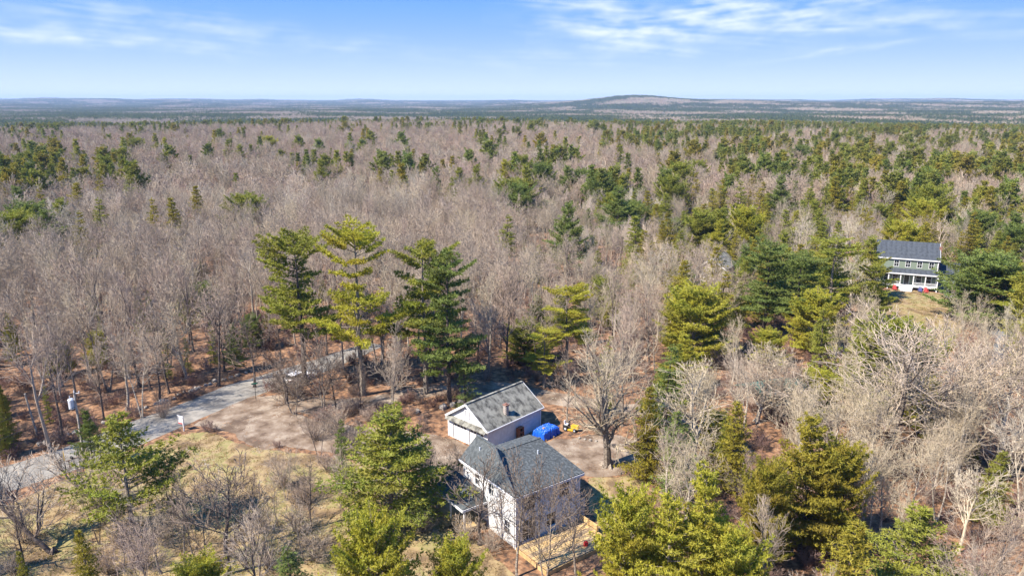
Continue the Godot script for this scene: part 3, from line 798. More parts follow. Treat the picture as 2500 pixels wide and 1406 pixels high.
func build_woods() -> void:
	var cand := []
	var ever := []
	rng.seed = 900
	var step := 4.7
	# woods close to the clearing
	var z := -26.0
	while z > -262.0:
		var x := z * 0.70 - 22.0
		while x < -z * 0.70 + 18.0:
			var px := x + rf(-0.45, 0.45) * step
			var pz := z + rf(-0.45, 0.45) * step
			x += step
			var r := sqrt(px * px + pz * pz)
			if r > 260.0 or open_at(px, pz) or crowded(px, pz):
				continue
			if pz > -56.0 and absf(px - 2.0) < 12.0:
				continue  # keeps the white house in sight
			if pz > -48.0 and px < 8.0:
				continue
			var right := smoothstep(10.0, 45.0, px)
			var k: float = patches.get_noise_2d(px * 2.2, pz * 2.2)
			var share := lerpf(0.05, 0.3, right) + (0.75 * smoothstep(0.02, 0.16, k) if px > 0.0 else 0.3 * smoothstep(0.2, 0.3, k))
			if px < -36.0 and r < 150.0:
				share += 0.55
			if right > 0.5 and pz > -75.0 and px > 30.0:
				share *= 0.45
			if rng.randf() < share * (0.62 if px > 0.0 and pz < -95.0 else 0.42):
				ever.append([px, pz, rf(8.0, 14.5) if right > 0.4 and pz < -85.0 else rf(4.0, 9.0), "c" if rng.randf() < 0.62 else "p"])
			elif rng.randf() < (0.9 if right < 0.5 else 0.75):
				var hh := rf(11.0, 17.5) if px < 0.0 else rf(8.5, 14.0)
				if pz > -62.0:
					hh = minf(hh, 11.5)
				cand.append([px, pz, hh, rng.randi() % 5])
		z -= step
	for e in evergreen_spots:
		ever.append(e)
	var size := func(a, b): return a[2] * a[2] / (a[0] * a[0] + a[1] * a[1] + 600.0) > b[2] * b[2] / (b[0] * b[0] + b[1] * b[1] + 600.0)
	cand.sort_custom(size)
	ever.sort_custom(size)
	var tones := [lin(154, 140, 123), lin(170, 156, 138), lin(145, 131, 115), lin(150, 136, 119), lin(182, 169, 150)]
	var xf := [[], [], [], [], []]
	var col := [[], [], [], [], []]
	var used := 0
	for c in cand:
		var p := Vector3(c[0], hgt(c[0], c[1]), c[1])
		var s: float = c[2] / 15.5
		var pale: bool = c[0] > 28.0 and c[1] > -115.0
		if used < 300 and seen(c[0], c[1], -2.0):
			used += 1
			var where := "in the woods across the road"
			var grp := "bare trees across the road"
			if pale:
				where = "in the thicket below the green house"
				grp = "pale bare trees in the thicket"
			elif c[0] > -22.0 and c[1] < -85.0:
				where = "in the woods beyond the gravel lane"
				grp = "bare trees beyond the lane"
			elif c[1] > -85.0:
				where = "in the yard around the white house"
				grp = "bare trees in the yard"
			var which := rng.randi() % 5
			var mats: Array = [[M.bark, M.twig], [M.bark_dark, M.twig_red], [M.bark_pale, M.twig], [M.bark_dark, M.twig], [M.bark_pale, M.twig_pale]][which]
			where = ["grey bare tree", "reddish-twigged bare tree", "pale-barked brown-twigged bare tree", "dark-barked bare tree", "pale tan bare tree"][4 if pale else which] + [" with straight stem ", " with narrow crown ", " with crooked limbs ", " with twin stems ", " with broad crown "][c[3]] + where
			if pale:
				mats = [M.bark_pale, M.twig_pale]
			placed_tree("bare_tree", kinds["F%d" % c[3]], mats, where, "tree", p, rf(0, TAU), Vector3(s, s, s) * Vector3(rf(0.85, 1.1), 1, rf(0.85, 1.1)), grp)
		else:
			xf[c[3]].append(Transform3D(Basis(UP, rf(0, TAU)).scaled(Vector3(s, s, s)), p))
			col[c[3]].append(tone(tones[rng.randi() % 5], 0.16))
	for k in 5:
		var m := copy_mesh(kinds["F%d" % k], M.copied_twig, M.copied_twig)
		scatter("bare_woods", "dense leafless grey-brown woods behind the clearing", "woods", m, xf[k], col[k])
	# evergreens among them
	var exf := [[], [], []]
	var ecol := [[], [], []]
	used = 0
	for e in ever:
		var k := 0 if e[3] == "c" else (1 if rng.randf() < 0.5 else 2)
		var kn: String = ["C0", "P4", "R0"][k]
		var roadside: bool = e[0] < -36.0 and e[1] > -130.0
		if e[3] == "c" and (roadside or rng.randf() < 0.4):
			kn = "C1"
		var p := Vector3(e[0], hgt(e[0], e[1]), e[1])
		var s: float = e[2] / top_of(kn)
		var wide := s * (rf(0.65, 0.95) if roadside else rf(1.0, 1.45))
		if used < 300 and seen(e[0], e[1], -1.0):
			used += 1
			var cone: bool = e[3] == "c"
			var m: Material = [M.cedar, M.cedar, M.pine][rng.randi() % 3] if cone else [M.pine, M.pine, M.pine_gold, M.pine_blue][rng.randi() % 4]
			if e[3] == "d":
				m = M.pine_blue
			if cone and e[2] < 9.0:
				m = M.pine
			var lab := ("olive cone-shaped evergreen" if m == M.cedar else "green cone-shaped evergreen") if cone else ("yellow-green pine among bare trees" if m == M.pine_gold else "green pine among bare trees")
			var grp := "cone-shaped evergreens" if cone else "pines among bare trees"
			if m == M.pine_blue:
				lab = "dark green pine among bare trees"
				grp = "dark pines in the bare woods"
			elif e[2] < 9.0:
				lab = "small young %s" % ("conical evergreen" if cone else "pine")
				grp = "young evergreens under the woods"
			var site := "in the far woods"
			if e[0] < -30.0 and e[1] > -160.0:
				site = "across the road"
			elif e[0] > 30.0 and e[1] > -120.0:
				site = "in the thicket below the green house"
			elif e[0] > 60.0 and e[1] > -230.0:
				site = "around the green house"
			elif e[1] > -150.0:
				site = "beyond the gravel lane"
			elif e[1] > -260.0:
				site = "in the woods behind the cream house" if e[0] > 0.0 else "in the woods far across the road"
			lab = ("stout " if wide / s > 1.25 else "slim ") + lab + " " + site
			placed_tree("evergreen_tree" if cone else "pine_tree", kinds[kn], [M.bark_dark, m], lab, "tree", p, rf(0, TAU), Vector3(wide, s, wide), grp)
		else:
			exf[k].append(Transform3D(Basis(UP, rf(0, TAU)).scaled(Vector3(wide, s, wide)), p))
			ecol[k].append(tone(lin(140, 138, 54), 0.2))
	for k in 3:
		scatter("evergreen_woods", "scattered olive and green evergreens in the leafless woods", "woods", copy_mesh(kinds[["C0", "P4", "R0"][k]], M.copied_bark, M.copied_leaf), exf[k], ecol[k])

func copy_mesh(pair: Array, m0: Material, m1: Material) -> ArrayMesh:
	var m := ArrayMesh.new()
	for i in 2:
		m.add_surface_from_arrays(Mesh.PRIMITIVE_TRIANGLES, pair[i].surface_get_arrays(0))
		m.surface_set_material(i, [m0, m1][i])
	return m

func build_far_woods() -> void:
	# simpler trees for 260 m to 1300 m
	var bare := []
	for i in 4:
		bare.append(joined(bare_tree(400 + i, 15.0, {"fork": 0.5, "girth": 0.011, "spread": 0.85, "levels": 3, "thin": 0.034, "rich": 0.12}), M.copied_twig, M.copied_twig))
	var green := []
	green.append(joined(evergreen(411, 15.0, {"crown": 0.2, "reach": 0.24, "tuft": 0.75, "gap": 0.9, "miss": 0.2, "step": 0.075, "blades": 5, "width": 0.2, "high": 0.9}), M.copied_bark, M.copied_leaf))
	green.append(joined(evergreen(412, 14.0, {"shape": "cone", "crown": 0.08, "reach": 0.24, "tuft": 0.65, "gap": 0.8, "miss": 0.1, "step": 0.08, "blades": 5, "width": 0.2, "curl": 0.02}), M.copied_bark, M.copied_leaf))
	green.append(joined(evergreen(413, 15.0, {"shape": "round", "crown": 0.15, "reach": 0.34, "tuft": 0.75, "gap": 0.9, "miss": 0.15, "step": 0.08, "blades": 5, "width": 0.2, "high": 1.0}), M.copied_bark, M.copied_leaf))
	var xf := [[], [], [], [], [], [], []]
	var col := [[], [], [], [], [], [], []]
	rng.seed = 1700
	var greens := [lin(136, 138, 58), lin(120, 130, 60), lin(148, 138, 52), lin(130, 134, 60)]
	var browns := [lin(154, 141, 122), lin(168, 155, 136), lin(146, 132, 114), lin(158, 139, 122)]
	var r := 258.0
	while r < 1400.0:
		var step := lerpf(5.2, 8.2, smoothstep(258.0, 700.0, r))
		var n := int(r * 1.36 / step)
		for i in n:
			var t := (i + rf(0.1, 0.9)) / n * 1.36 - 0.68
			var rr := r + rf(-0.45, 0.45) * step
			var x := sin(t) * rr
			var z := -cos(t) * rr
			if open_at(x, z):
				continue
			var k: float = patches.get_noise_2d(x * 0.75, z * 0.95)
			var az := rad_to_deg(t)
			var edge := lerpf(0.42, 0.15, smoothstep(-2.0, 16.0, az)) - 0.06 * smoothstep(500.0, 850.0, r) - 0.36 * smoothstep(850.0, 1300.0, r)
			var share := (0.012 if az < 0.0 else 0.035) + 1.05 * smoothstep(edge - 0.05, edge + 0.09, k)
			if az < -27.0 and r > 300.0 and r < 520.0:
				share += 0.25
			var j := rng.randi() % 4
			var s := rf(0.6, 1.1)
			var c: Color
			if rng.randf() < share * 0.7:
				j = 4 + [0, 0, 1, 2][rng.randi() % 4]
				c = tone(greens[rng.randi() % 4], 0.22)
				s = rf(0.75, 1.2)
			else:
				c = tone(browns[rng.randi() % 4], 0.14)
			xf[j].append(Transform3D(Basis(UP, rf(0, TAU)).scaled(Vector3(s * 1.12, s, s * 1.12)), Vector3(x, hgt(x, z) - 0.2, z)))
			col[j].append(c)
		r += step
	for i in 7:
		scatter("brown_woods" if i < 4 else "evergreen_stands", "leafless brown woods rolling towards the hills" if i < 4 else "evergreens dotted through the far brown woods", "woods", bare[i] if i < 4 else green[i - 4], xf[i], col[i])
	# groves: small stands, one copy each, out to the hills
	var groves := []
	for g in 4:
		rng.seed = 500 + g
		var bt := MB.new()
		var bc := MB.new()
		for i in 14:
			var p := Vector3(rf(-20, 20), 0, rf(-20, 20))
			var hh := rf(10, 16)
			if g < 2:
				bt.tube(p, p + UP * hh * 0.6, 0.25, 0.15, 3)
				for j in 70:
					var d := (rdir() + UP * 1.1).normalized()
					var q := p + UP * hh * rf(0.45, 0.8) + rdir() * 2.2
					var sd := d.cross(rdir()).normalized() * 0.13
					bc.tri(q - sd, q + sd, q + d * rf(1.5, 3.6))
				bc.paint(Color.WHITE * rf(0.85, 1.15))
			else:
				bt.tube(p, p + UP * hh, 0.3, 0.05, 3)
				for j in 90:
					var t := pow(rng.randf(), 0.8)
					var a := rf(0, TAU)
					var d := Vector3(cos(a), rf(0.0, 0.8), sin(a)).normalized()
					var rad := (1.0 - t) * hh * 0.28 + 0.3
					var q := p + UP * hh * (0.15 + 0.85 * t) + Vector3(cos(a), 0, sin(a)) * rad * rf(0.3, 1.0)
					var sd := d.cross(rdir()).normalized() * 0.55
					bc.tri(q - sd, q + sd, q + d * rf(1.0, 2.2))
				bc.paint(Color.WHITE * rf(0.75, 1.2))
		groves.append(joined([bt, bc], M.copied_twig if g < 2 else M.copied_bark, M.copied_twig if g < 2 else M.copied_leaf))
	var gx := [[], [], [], []]
	var gc := [[], [], [], []]
	rng.seed = 1800
	r = 1380.0
	while r < 13500.0:
		var big := 1.0 + smoothstep(4500.0, 9000.0, r) * 1.6
		var step := 30.0 * big * lerpf(1.0, 1.25, smoothstep(1400.0, 5000.0, r))
		var n := int(r * 1.34 / step)
		for i in n:
			var t := (i + rf(0.0, 1.0)) / n * 1.34 - 0.67
			var rr := r + rf(-0.5, 0.5) * step
			var x := sin(t) * rr
			var z := -cos(t) * rr
			var hill := hgt(x, z)
			var k: float = patches.get_noise_2d(x * 0.13, z * 0.13) * 3.4
			var share := lerpf(0.72, 0.66, smoothstep(2500.0, 5000.0, r)) + k * 0.8 - 0.22 * smoothstep(8.0, 25.0, hill)
			var j := rng.randi() % 2
			var c := tone(browns[rng.randi() % 4], 0.1)
			if rng.randf() < share:
				j += 2
				c = tone([lin(88, 102, 60), lin(98, 108, 62), lin(82, 98, 64)][rng.randi() % 3], 0.15)
			gx[j].append(Transform3D(Basis(UP, rf(0, TAU)).scaled(Vector3(big, lerpf(1.0, big, 0.35), big)), Vector3(x, hill - 1.0, z)))
			gc[j].append(c)
		r += step
	for j in 4:
		scatter("mixed_groves", "far-off mixed woods fading towards the blue ridges", "woods", groves[j], gx[j], gc[j])

func build_undergrowth() -> void:
	# thin saplings in the yard
	rng.seed = 2050
	for q in sapling_spots:
		var k: String = ["F0", "F3", "B6", "F2", "B4"][rng.randi() % 5]
		var sc: float = q[2] / top_of(k)
		var dark := rng.randf() < 0.5
		placed_tree("bare_sapling", kinds[k], [M.bark_dark if dark else M.bark, M.twig_dark if dark else M.twig], ("dark" if dark else "grey") + " thin bare sapling " + {"F0": "with straight stem", "F3": "with twin stems", "B6": "with open crooked crown", "F2": "with crooked limbs", "B4": "with slender forked stem"}[k] + " on the tan lawn", "tree", Vector3(q[0], 0, q[1]), rf(0, TAU), Vector3(1.1, 1, 1.1) * sc, "bare saplings on the lawn")
	# single shrubs
	rng.seed = 2100
	for s in shrub_spots:
		var k: String = ["S0", "S1"][rng.randi() % 2]
		var sc: float = s[2] / 3.4
		placed_tree("bare_shrub", kinds[k], [M.bark_dark, M.twig_red if s[3] else M.twig], ("low " if s[2] < 2.9 else "tall " if s[2] > 3.3 else "") + ("reddish twiggy bare shrub between lawn and driveway" if s[3] else "grey twiggy bare shrub beside the clearing"), "shrub", Vector3(s[0], 0, s[1]), rf(0, TAU), Vector3(rf(0.9, 1.4), rf(0.7, 1.1), rf(0.9, 1.4)) * sc, "reddish bare shrubs" if s[3] else "grey bare shrubs")
	# brush on the forest floor: nobody could count it
	var brush := joined(shrub(330, 1.6, 9, {"thin": 0.012}), M.copied_twig, M.copied_twig)
	var xf := []
	var col := []
	rng.seed = 2200
	for i in 4000:
		var pz := -28.0 - 150.0 * rng.randf()
		var px := rf(-1, 1) * (-pz * 0.7 + 8.0)
		var edge := false
		if open_at(px, pz):
			continue
		if pz > -60.0 and absf(px - 2.0) < 9.0:
			continue
		var s := rf(0.4, 1.15)
		xf.append(Transform3D(Basis(UP, rf(0, TAU)).scaled(Vector3(s * 1.3, s, s * 1.3)), Vector3(px, 0, pz)))
		col.append(tone([lin(116, 92, 84), lin(132, 112, 100), lin(112, 84, 76)][rng.randi() % 3], 0.2))
	scatter("underbrush", "low reddish-brown brush covering the forest floor", "underbrush", brush, xf, col)
	# leaf litter and pebbles strewn over the bare ground
	var lf := MB.new()
	rng.seed = 2250
	for i in 14:
		var p := Vector3(rf(-0.35, 0.35), 0.03, rf(-0.35, 0.35))
		var a := rf(0, TAU)
		var u := Vector3(cos(a), rf(-0.2, 0.2), sin(a)) * rf(0.04, 0.1)
		lf.tri(p - u, p + u.rotated(UP, 1.9), p + u)
	lf.paint(Color.WHITE)
	var lx := []
	var lc := []
	for q in [drive_poly, yard_poly, lane_poly, lawn_poly, side_lawn_poly]:
		var lo2: Vector2 = q[0]
		var hi2: Vector2 = q[0]
		for p in q:
			lo2 = lo2.min(p)
			hi2 = hi2.max(p)
		for i in int((hi2.x - lo2.x) * (hi2.y - lo2.y) * 0.9):
			var p := Vector2(rf(lo2.x, hi2.x), rf(lo2.y, hi2.y))
			if not Geometry2D.is_point_in_polygon(p, q) or patches.get_noise_2d(p.x * 14.0, p.y * 14.0) < rf(-0.25, 0.2):
				continue
			var s := rf(0.7, 1.8)
			lx.append(Transform3D(Basis(UP, rf(0, TAU)).scaled(Vector3(s, 1.0, s)), Vector3(p.x, 0.0, p.y)))
			lc.append(tone([lin(112, 82, 58), lin(136, 108, 80), lin(92, 72, 56), lin(150, 138, 122)][rng.randi() % 4], 0.2))
	scatter("leaf_litter", "brown leaves and pebbles strewn over driveway and lawn", "leaf litter", lf.mesh(M.copied_twig), lx, lc)
	# dry grass on the lawns
	var g := MB.new()
	rng.seed = 2300
	for i in 26:
		var d := (UP + rdir() * 0.7).normalized()
		var p := Vector3(rf(-0.3, 0.3), 0, rf(-0.3, 0.3))
		var sd := d.cross(rdir()).normalized() * 0.018
		g.tri(p - sd, p + sd, p + d * rf(0.06, 0.2))
	g.paint(Color.WHITE)
	var gm := g.mesh(M.copied_leaf)
	var gx := []
	var gc := []
	for q in [lawn_poly, side_lawn_poly, neighbour_lawn_poly]:
		var lo: Vector2 = q[0]
		var hi: Vector2 = q[0]
		for p in q:
			lo = lo.min(p)
			hi = hi.max(p)
		var n := int((hi.x - lo.x) * (hi.y - lo.y) * 2.6)
		for i in n:
			var p := Vector2(rf(lo.x - 0.6, hi.x + 0.6), rf(lo.y - 0.6, hi.y + 0.6))
			if not Geometry2D.is_point_in_polygon(p, q) or Geometry2D.is_point_in_polygon(p, drive_poly):
				continue
			var s := rf(0.7, 1.5)
			gx.append(Transform3D(Basis(UP, rf(0, TAU)).scaled(Vector3(s, s, s)), Vector3(p.x, 0.0, p.y)))
			var k: float = patches.get_noise_2d(p.x * 12.0, p.y * 12.0)
			gc.append(tone(lin(146, 126, 90) if k < 0.2 else lin(122, 116, 68), 0.16))
	scatter("dry_grass", "tan dry grass with green patches on the lawn", "grass", gm, gx, gc)

# ---------------------------------------------------------------- buildings and small things
# A wall in its own axes: x along, y up, z outwards, with real openings [x0, y0, x1, y1].
func wall(parent: Node3D, at: Vector3, face: float, long: float, high: float, holes: Array, mat: Material, called := "wall", thick := 0.2, lap := 0.0) -> MeshInstance3D:
	var xs := [0.0, long]
	var ys := [0.0, high]
	for o in holes:
		xs.append_array([o[0], o[2]])
		ys.append_array([o[1], o[3]])
	xs.sort()
	ys.sort()
	var b := MB.new()
	for i in xs.size() - 1:
		for j in ys.size() - 1:
			if xs[i + 1] - xs[i] < 0.001 or ys[j + 1] - ys[j] < 0.001:
				continue
			var c := Vector2((xs[i] + xs[i + 1]) * 0.5, (ys[j] + ys[j + 1]) * 0.5)
			var hole := false
			for o in holes:
				if c.x > o[0] and c.x < o[2] and c.y > o[1] and c.y < o[3]:
					hole = true
			if not hole:
				b.span(Vector3(xs[i], ys[j], -thick), Vector3(xs[i + 1], ys[j + 1], 0))
	var p := part(called, b, mat, parent)
	p.position = at
	p.rotation.y = face
	if lap > 0.0:
		# lapped siding: every course leans out at its lower edge, cut at the openings
		var s := MB.new()
		var y := 0.15
		while y < high - 0.02:
			var top := minf(y + lap, high)
			var x0 := 0.0
			var cuts := []
			for o in holes:
				if o[1] - 0.1 < top and o[3] + 0.1 > y:
					cuts.append([o[0] - 0.1, o[2] + 0.1])
			cuts.sort_custom(func(m, n): return m[0] < n[0])
			cuts.append([long, long])
			for c in cuts:
				if c[0] > x0:
					s.quad(Vector3(x0, y, 0.03), Vector3(x0, top, 0.006), Vector3(c[0], top, 0.006), Vector3(c[0], y, 0.03))
					s.quad(Vector3(x0, y, 0.0), Vector3(x0, y, 0.03), Vector3(c[0], y, 0.03), Vector3(c[0], y, 0.0))
				x0 = c[1]
			y += lap
		var sp := part("siding", s, mat, p)
		sp.set_meta("kind", "stuff")
	return p

# A window set in the opening o of such a wall: frame > panes, muntins
func window(parent: Node3D, at: Vector3, face: float, o: Array, rows := 2, cols := 1, frame: Material = null, called := "window") -> MeshInstance3D:
	var w: float = o[2] - o[0]
	var h: float = o[3] - o[1]
	var f := 0.09
	var b := MB.new()
	b.span(Vector3(-f, -f, -0.06), Vector3(0, h + f, 0.05))
	b.span(Vector3(w, -f, -0.06), Vector3(w + f, h + f, 0.05))
	b.span(Vector3(0, h, -0.06), Vector3(w, h + f, 0.048))
	b.span(Vector3(0, -f, -0.06), Vector3(w, 0, 0.06))
	var p := part(called, b, frame if frame else M.trim, parent)
	p.position = at + Basis(UP, face) * Vector3(o[0], o[1], 0)
	p.rotation.y = face
	var gap := 0.05
	for r in rows:
		for c in cols:
			var g := MB.new()
			g.span(Vector3(w * c / cols + gap * 0.5, h * r / rows + gap * 0.5, -0.1), Vector3(w * (c + 1) / cols - gap * 0.5, h * (r + 1) / rows - gap * 0.5, -0.075))
			part("pane", g, M.glass, p)
	var m := MB.new()
	for r in range(1, rows):
		m.span(Vector3(0, h * r / rows - gap * 0.5, -0.1), Vector3(w, h * r / rows + gap * 0.5, -0.02))
	for c in range(1, cols):
		m.span(Vector3(w * c / cols - gap * 0.5, 0, -0.1), Vector3(w * c / cols + gap * 0.5, h, -0.03))
	if rows > 1 or cols > 1:
		part("muntin", m, frame if frame else M.trim, p)
	return p

func gable(b: MB, x: float, t: float, z0: float, z1: float, zm: float, y: float, top: float) -> void:  # triangle across z
	var a := [Vector3(x, y, z0), Vector3(x, y, z1), Vector3(x, top, zm)]
	var d := Vector3(t, 0, 0)
	b.tri(a[0], a[1], a[2])
	b.tri(a[0] + d, a[2] + d, a[1] + d)
	for i in 3:
		b.quad(a[i], a[i] + d, a[(i + 1) % 3] + d, a[(i + 1) % 3])

func courses(called: String, parent: Node3D, mat: Material, e0: Vector3, e1: Vector3, r0: Vector3, r1: Vector3, n: int) -> void:
	# shingle courses: thin steps from the eave (e0-e1) to the ridge (r0-r1), lower edges proud
	var b := MB.new()
	var nrm := (e1 - e0).cross(r0 - e0).normalized()
	if nrm.y < 0.0:
		nrm = -nrm
	for i in n:
		var t0 := float(i) / n
		var t1 := float(i + 1) / n
		var a := e0.lerp(r0, t0) + nrm * 0.03
		var c := e1.lerp(r1, t0) + nrm * 0.03
		var d := e1.lerp(r1, t1) + nrm * 0.008
		var e := e0.lerp(r0, t1) + nrm * 0.008
		b.quad(a, c, d, e)
		b.quad(a, a - nrm * 0.03, c - nrm * 0.03, c)
	var p := part(called, b, mat, parent)
	p.set_meta("kind", "stuff")

func build_things() -> void:
	build_house()
	build_garage()
	build_yard()
	build_roadside()
	build_neighbours()

func build_house() -> void:
	var t := thing("white_house", "white two-storey house with dark grey roof and sunlit side, beside the garage", "house", Vector3(0.29, 0, -59.36), 0.634)
	var w1 := [2.0, 3.7, 2.75, 5.0]
	var w2 := [4.3, 3.7, 5.05, 5.0]
	var w3 := [6.9, 0.9, 7.7, 2.3]
	wall(t, Vector3(0.3, 0, -8.9), -PI / 2, 8.6, 5.42, [w1, w2, w3], M.white, "wall", 0.2, 0.2)
	for o in [w1, w2, w3]:
		window(t, Vector3(0.3, 0, -8.9), -PI / 2, o, 2, 2, M.trim)
	var s1 := [0.95, 3.5, 2.2, 4.9]
	var s2 := [5.1, 3.5, 6.3, 4.9]
	var s3 := [0.75, 0.45, 2.25, 2.6]
	var s4 := [3.6, 0.9, 4.7, 2.3]
	wall(t, Vector3(0.3, 0, -0.3), 0.0, 7.6, 5.42, [s1, s2, s3, s4], M.white, "wall", 0.2, 0.2)
	window(t, Vector3(0.3, 0, -0.3), 0.0, s1, 2, 1)
	window(t, Vector3(0.3, 0, -0.3), 0.0, s2, 2, 1)
	window(t, Vector3(0.3, 0, -0.3), 0.0, s4, 2, 1)
	window(t, Vector3(0.3, 0, -0.3), 0.0, s3, 1, 2, M.trim, "sliding_door")
	wall(t, Vector3(7.9, 0, -0.3), PI / 2, 8.2, 5.42, [], M.white)
	wall(t, Vector3(7.9, 0, -8.7), PI, 7.6, 5.42, [], M.white)
	var b := MB.new()
	# upper wall pieces under the roof slopes
	b.tri(Vector3(7.9, 5.42, -0.3), Vector3(7.9, 6.25, -6.8), Vector3(7.9, 5.42, -6.8))
	b.quad(Vector3(7.9, 5.42, -6.8), Vector3(7.9, 6.25, -6.8), Vector3(7.9, 5.95, -8.5), Vector3(7.9, 5.42, -8.5))
	part("upper_wall", b, M.white, t)
	b = MB.new()
	b.tri(Vector3(0.3, 5.42, -8.9), Vector3(2.1, 7.3, -8.9), Vector3(4.2, 5.42, -8.9))
	part("upper_wall", b, M.white, t)
	# roof: an asymmetrical gable whose front plane turns a corner into a low plane over the shaded wall
	var A := Vector3(0, 5.5, -9.3)
	var C := Vector3(0, 5.5, 0)
	var E := Vector3(2.1, 7.4, -6.3)
	var F := Vector3(2.1, 7.4, -9.3)
	var V := Vector3(3.4, 6.33, -6.8)
	var R := Vector3(8.25, 5.4, 0)
	var P := Vector3(8.25, 6.33, -6.8)
	var W := Vector3(4.3, 5.5, -9.3)
	var r := MB.new()
	r.slab([A, F, E, C], 0.16)
	r.slab([C, E, V], 0.16)
	r.slab([C, V, P, R], 0.16)
	r.slab([E, F, W, V], 0.16)
	r.slab([V, Vector3(3.4, 6.0, -8.7), Vector3(8.25, 6.0, -8.7), P], 0.16)
	var roof := part("roof", r, M.shingle, t)
	var nA := MB.new()
	courses("shingle_course", roof, M.shingle, C, A, E, F, 17)
	courses("shingle_course", roof, M.shingle, C, R, V, P, 40)
	var cap := MB.new()
	cap.bar(E + UP * 0.05, F + UP * 0.05, 0.3, 0.05)
	cap.bar(V + UP * 0.05, P + UP * 0.05, 0.3, 0.05)
	cap.bar(C + UP * 0.05, E + UP * 0.05, 0.24, 0.05)
	part("ridge_cap", cap, M.shingle, roof)
	var tr := MB.new()
	tr.bar(C + Vector3(-0.03, -0.2, 0), A + Vector3(-0.03, -0.2, 0), 0.06, 0.24)
	tr.bar(C + Vector3(0, -0.2, 0.03), R + Vector3(0, -0.2, 0.03), 0.06, 0.24)
	tr.bar(R + Vector3(0.03, -0.18, 0), P + Vector3(0.03, -0.18, 0), 0.06, 0.22)
	part("fascia", tr, M.trim, roof)
	for q in [Vector3(0.29, 2.71, -0.29), Vector3(7.91, 2.71, -0.29), Vector3(0.29, 2.71, -8.9)]:
		var cb := MB.new()
		cb.box(q, Vector3(0.14, 5.4, 0.14))
		part("corner_board", cb, M.trim, t)
	# porch on the sunlit side
	var pf := MB.new()
	pf.span(Vector3(-2.3, 0.3, -10.2), Vector3(0.29, 0.5, -5.0))
	var floor_ := part("porch_floor", pf, M.lumber, t)
	var pr := MB.new()
	pr.slab([Vector3(-2.5, 2.75, -10.5), Vector3(0.25, 3.6, -10.5), Vector3(0.25, 3.6, -5.6), Vector3(-2.5, 2.75, -4.9)], 0.12)
	pr.slab([Vector3(0.25, 3.6, -5.6), Vector3(0.25, 2.75, -4.9), Vector3(-2.5, 2.75, -4.9)], 0.1)
	var proof := part("porch_roof", pr, M.shingle, t)
	var pfa := MB.new()
	pfa.bar(Vector3(-2.53, 2.6, -10.5), Vector3(-2.53, 2.6, -4.87), 0.06, 0.24)
	pfa.bar(Vector3(-2.5, 2.6, -4.87), Vector3(0.25, 2.6, -4.87), 0.06, 0.24)
	part("fascia", pfa, M.trim, proof)
	for z in [-10.1, -7.6, -5.1]:
		var q := MB.new()
		q.box(Vector3(-2.2, 1.55, z), Vector3(0.14, 2.1, 0.14))
		part("porch_post", q, M.trim, t)
	var st := MB.new()
	for k in 2:
		st.span(Vector3(-2.62 - k * 0.3, 0, -8.6), Vector3(-2.3 - k * 0.3, 0.34 - k * 0.17, -7.2))
	part("step", st, M.lumber, t)
	for q in [Vector3(1.3, 6.55, -7.6), Vector3(6.2, 6.0, -4.6)]:
		var vp := MB.new()
		vp.tube(q - UP * 0.5, q + UP * 0.45, 0.07, 0.07, 8, true)
		part("vent_pipe", vp, M.metal_grey, t)
	var gut := MB.new()
	gut.bar(C + Vector3(-0.1, -0.1, 0), A + Vector3(-0.1, -0.1, 0), 0.1, 0.1)
	part("gutter", gut, M.trim, t)
	gut = MB.new()
	gut.bar(Vector3(0.2, 0.1, -0.45), Vector3(0.2, 5.3, -0.45), 0.08, 0.08)
	part("downspout", gut, M.trim, t)
	# bulkhead on the far side
	var bk := MB.new()
	bk.span(Vector3(7.92, 0, -3.4), Vector3(9.3, 2.1, -0.9))
	part("bulkhead", bk, M.white, t)
	var bkr := MB.new()
	bkr.slab([Vector3(7.92, 2.5, -3.55), Vector3(9.45, 2.15, -3.55), Vector3(9.45, 2.15, -0.75), Vector3(7.92, 2.5, -0.75)], 0.06)
	part("bulkhead_roof", bkr, M.shingle, t)
	# new deck
	var d := thing("wooden_deck", "new yellow lumber deck along the shaded wall of the white house", "deck", Vector3(0.29, 0, -59.36), 0.634)
	rng.seed = 61
	for i in 17:
		var q := MB.new()
		q.span(Vector3(0.2 + rf(0, 0.03), 0.405, 0.02 + i * 0.26), Vector3(7.8 - rf(0, 0.03), 0.44, 0.25 + i * 0.26))
		part("board", q, M.lumber if i % 5 in [0, 3, 4] else M.lumber_grey, d)
	for e in [[Vector3(0.1, 0.2, 0.0), Vector3(0.1, 0.2, 4.45)], [Vector3(0.1, 0.2, 4.5), Vector3(7.9, 0.2, 4.5)], [Vector3(7.9, 0.2, 0.0), Vector3(7.9, 0.2, 4.45)]]:
		var q := MB.new()
		q.bar(e[0], e[1], 0.05, 0.4)
		part("rim_board", q, M.lumber, d)
	var side := MB.new()
	for k in 3:
		side.bar(Vector3(7.86, 0.62 + k * 0.2, 0.0), Vector3(7.86, 0.62 + k * 0.2, 2.6), 0.04, 0.17)
	part("side_rail", side, M.lumber, d)
	for z in [0.1, 1.3, 2.5]:
		var q := MB.new()
		q.box(Vector3(7.8, 0.6, z), Vector3(0.09, 1.2, 0.09))
		part("rail_post", q, M.lumber, d)
	var can := thing("fuel_can", "small red fuel can standing on the new deck", "can", Vector3(0.29, 0, -59.36) + Basis(UP, 0.634) * Vector3(5.4, 0.445, 3.6), 0.3)
	var cbody := MB.new()
	cbody.box(Vector3(0, 0.2, 0), Vector3(0.34, 0.4, 0.26))
	cbody.tube(Vector3(0, 0.38, 0), Vector3(0, 0.48, 0), 0.13, 0.06, 8, true)
	part("body", cbody, M.red, can)
	var hd := MB.new()
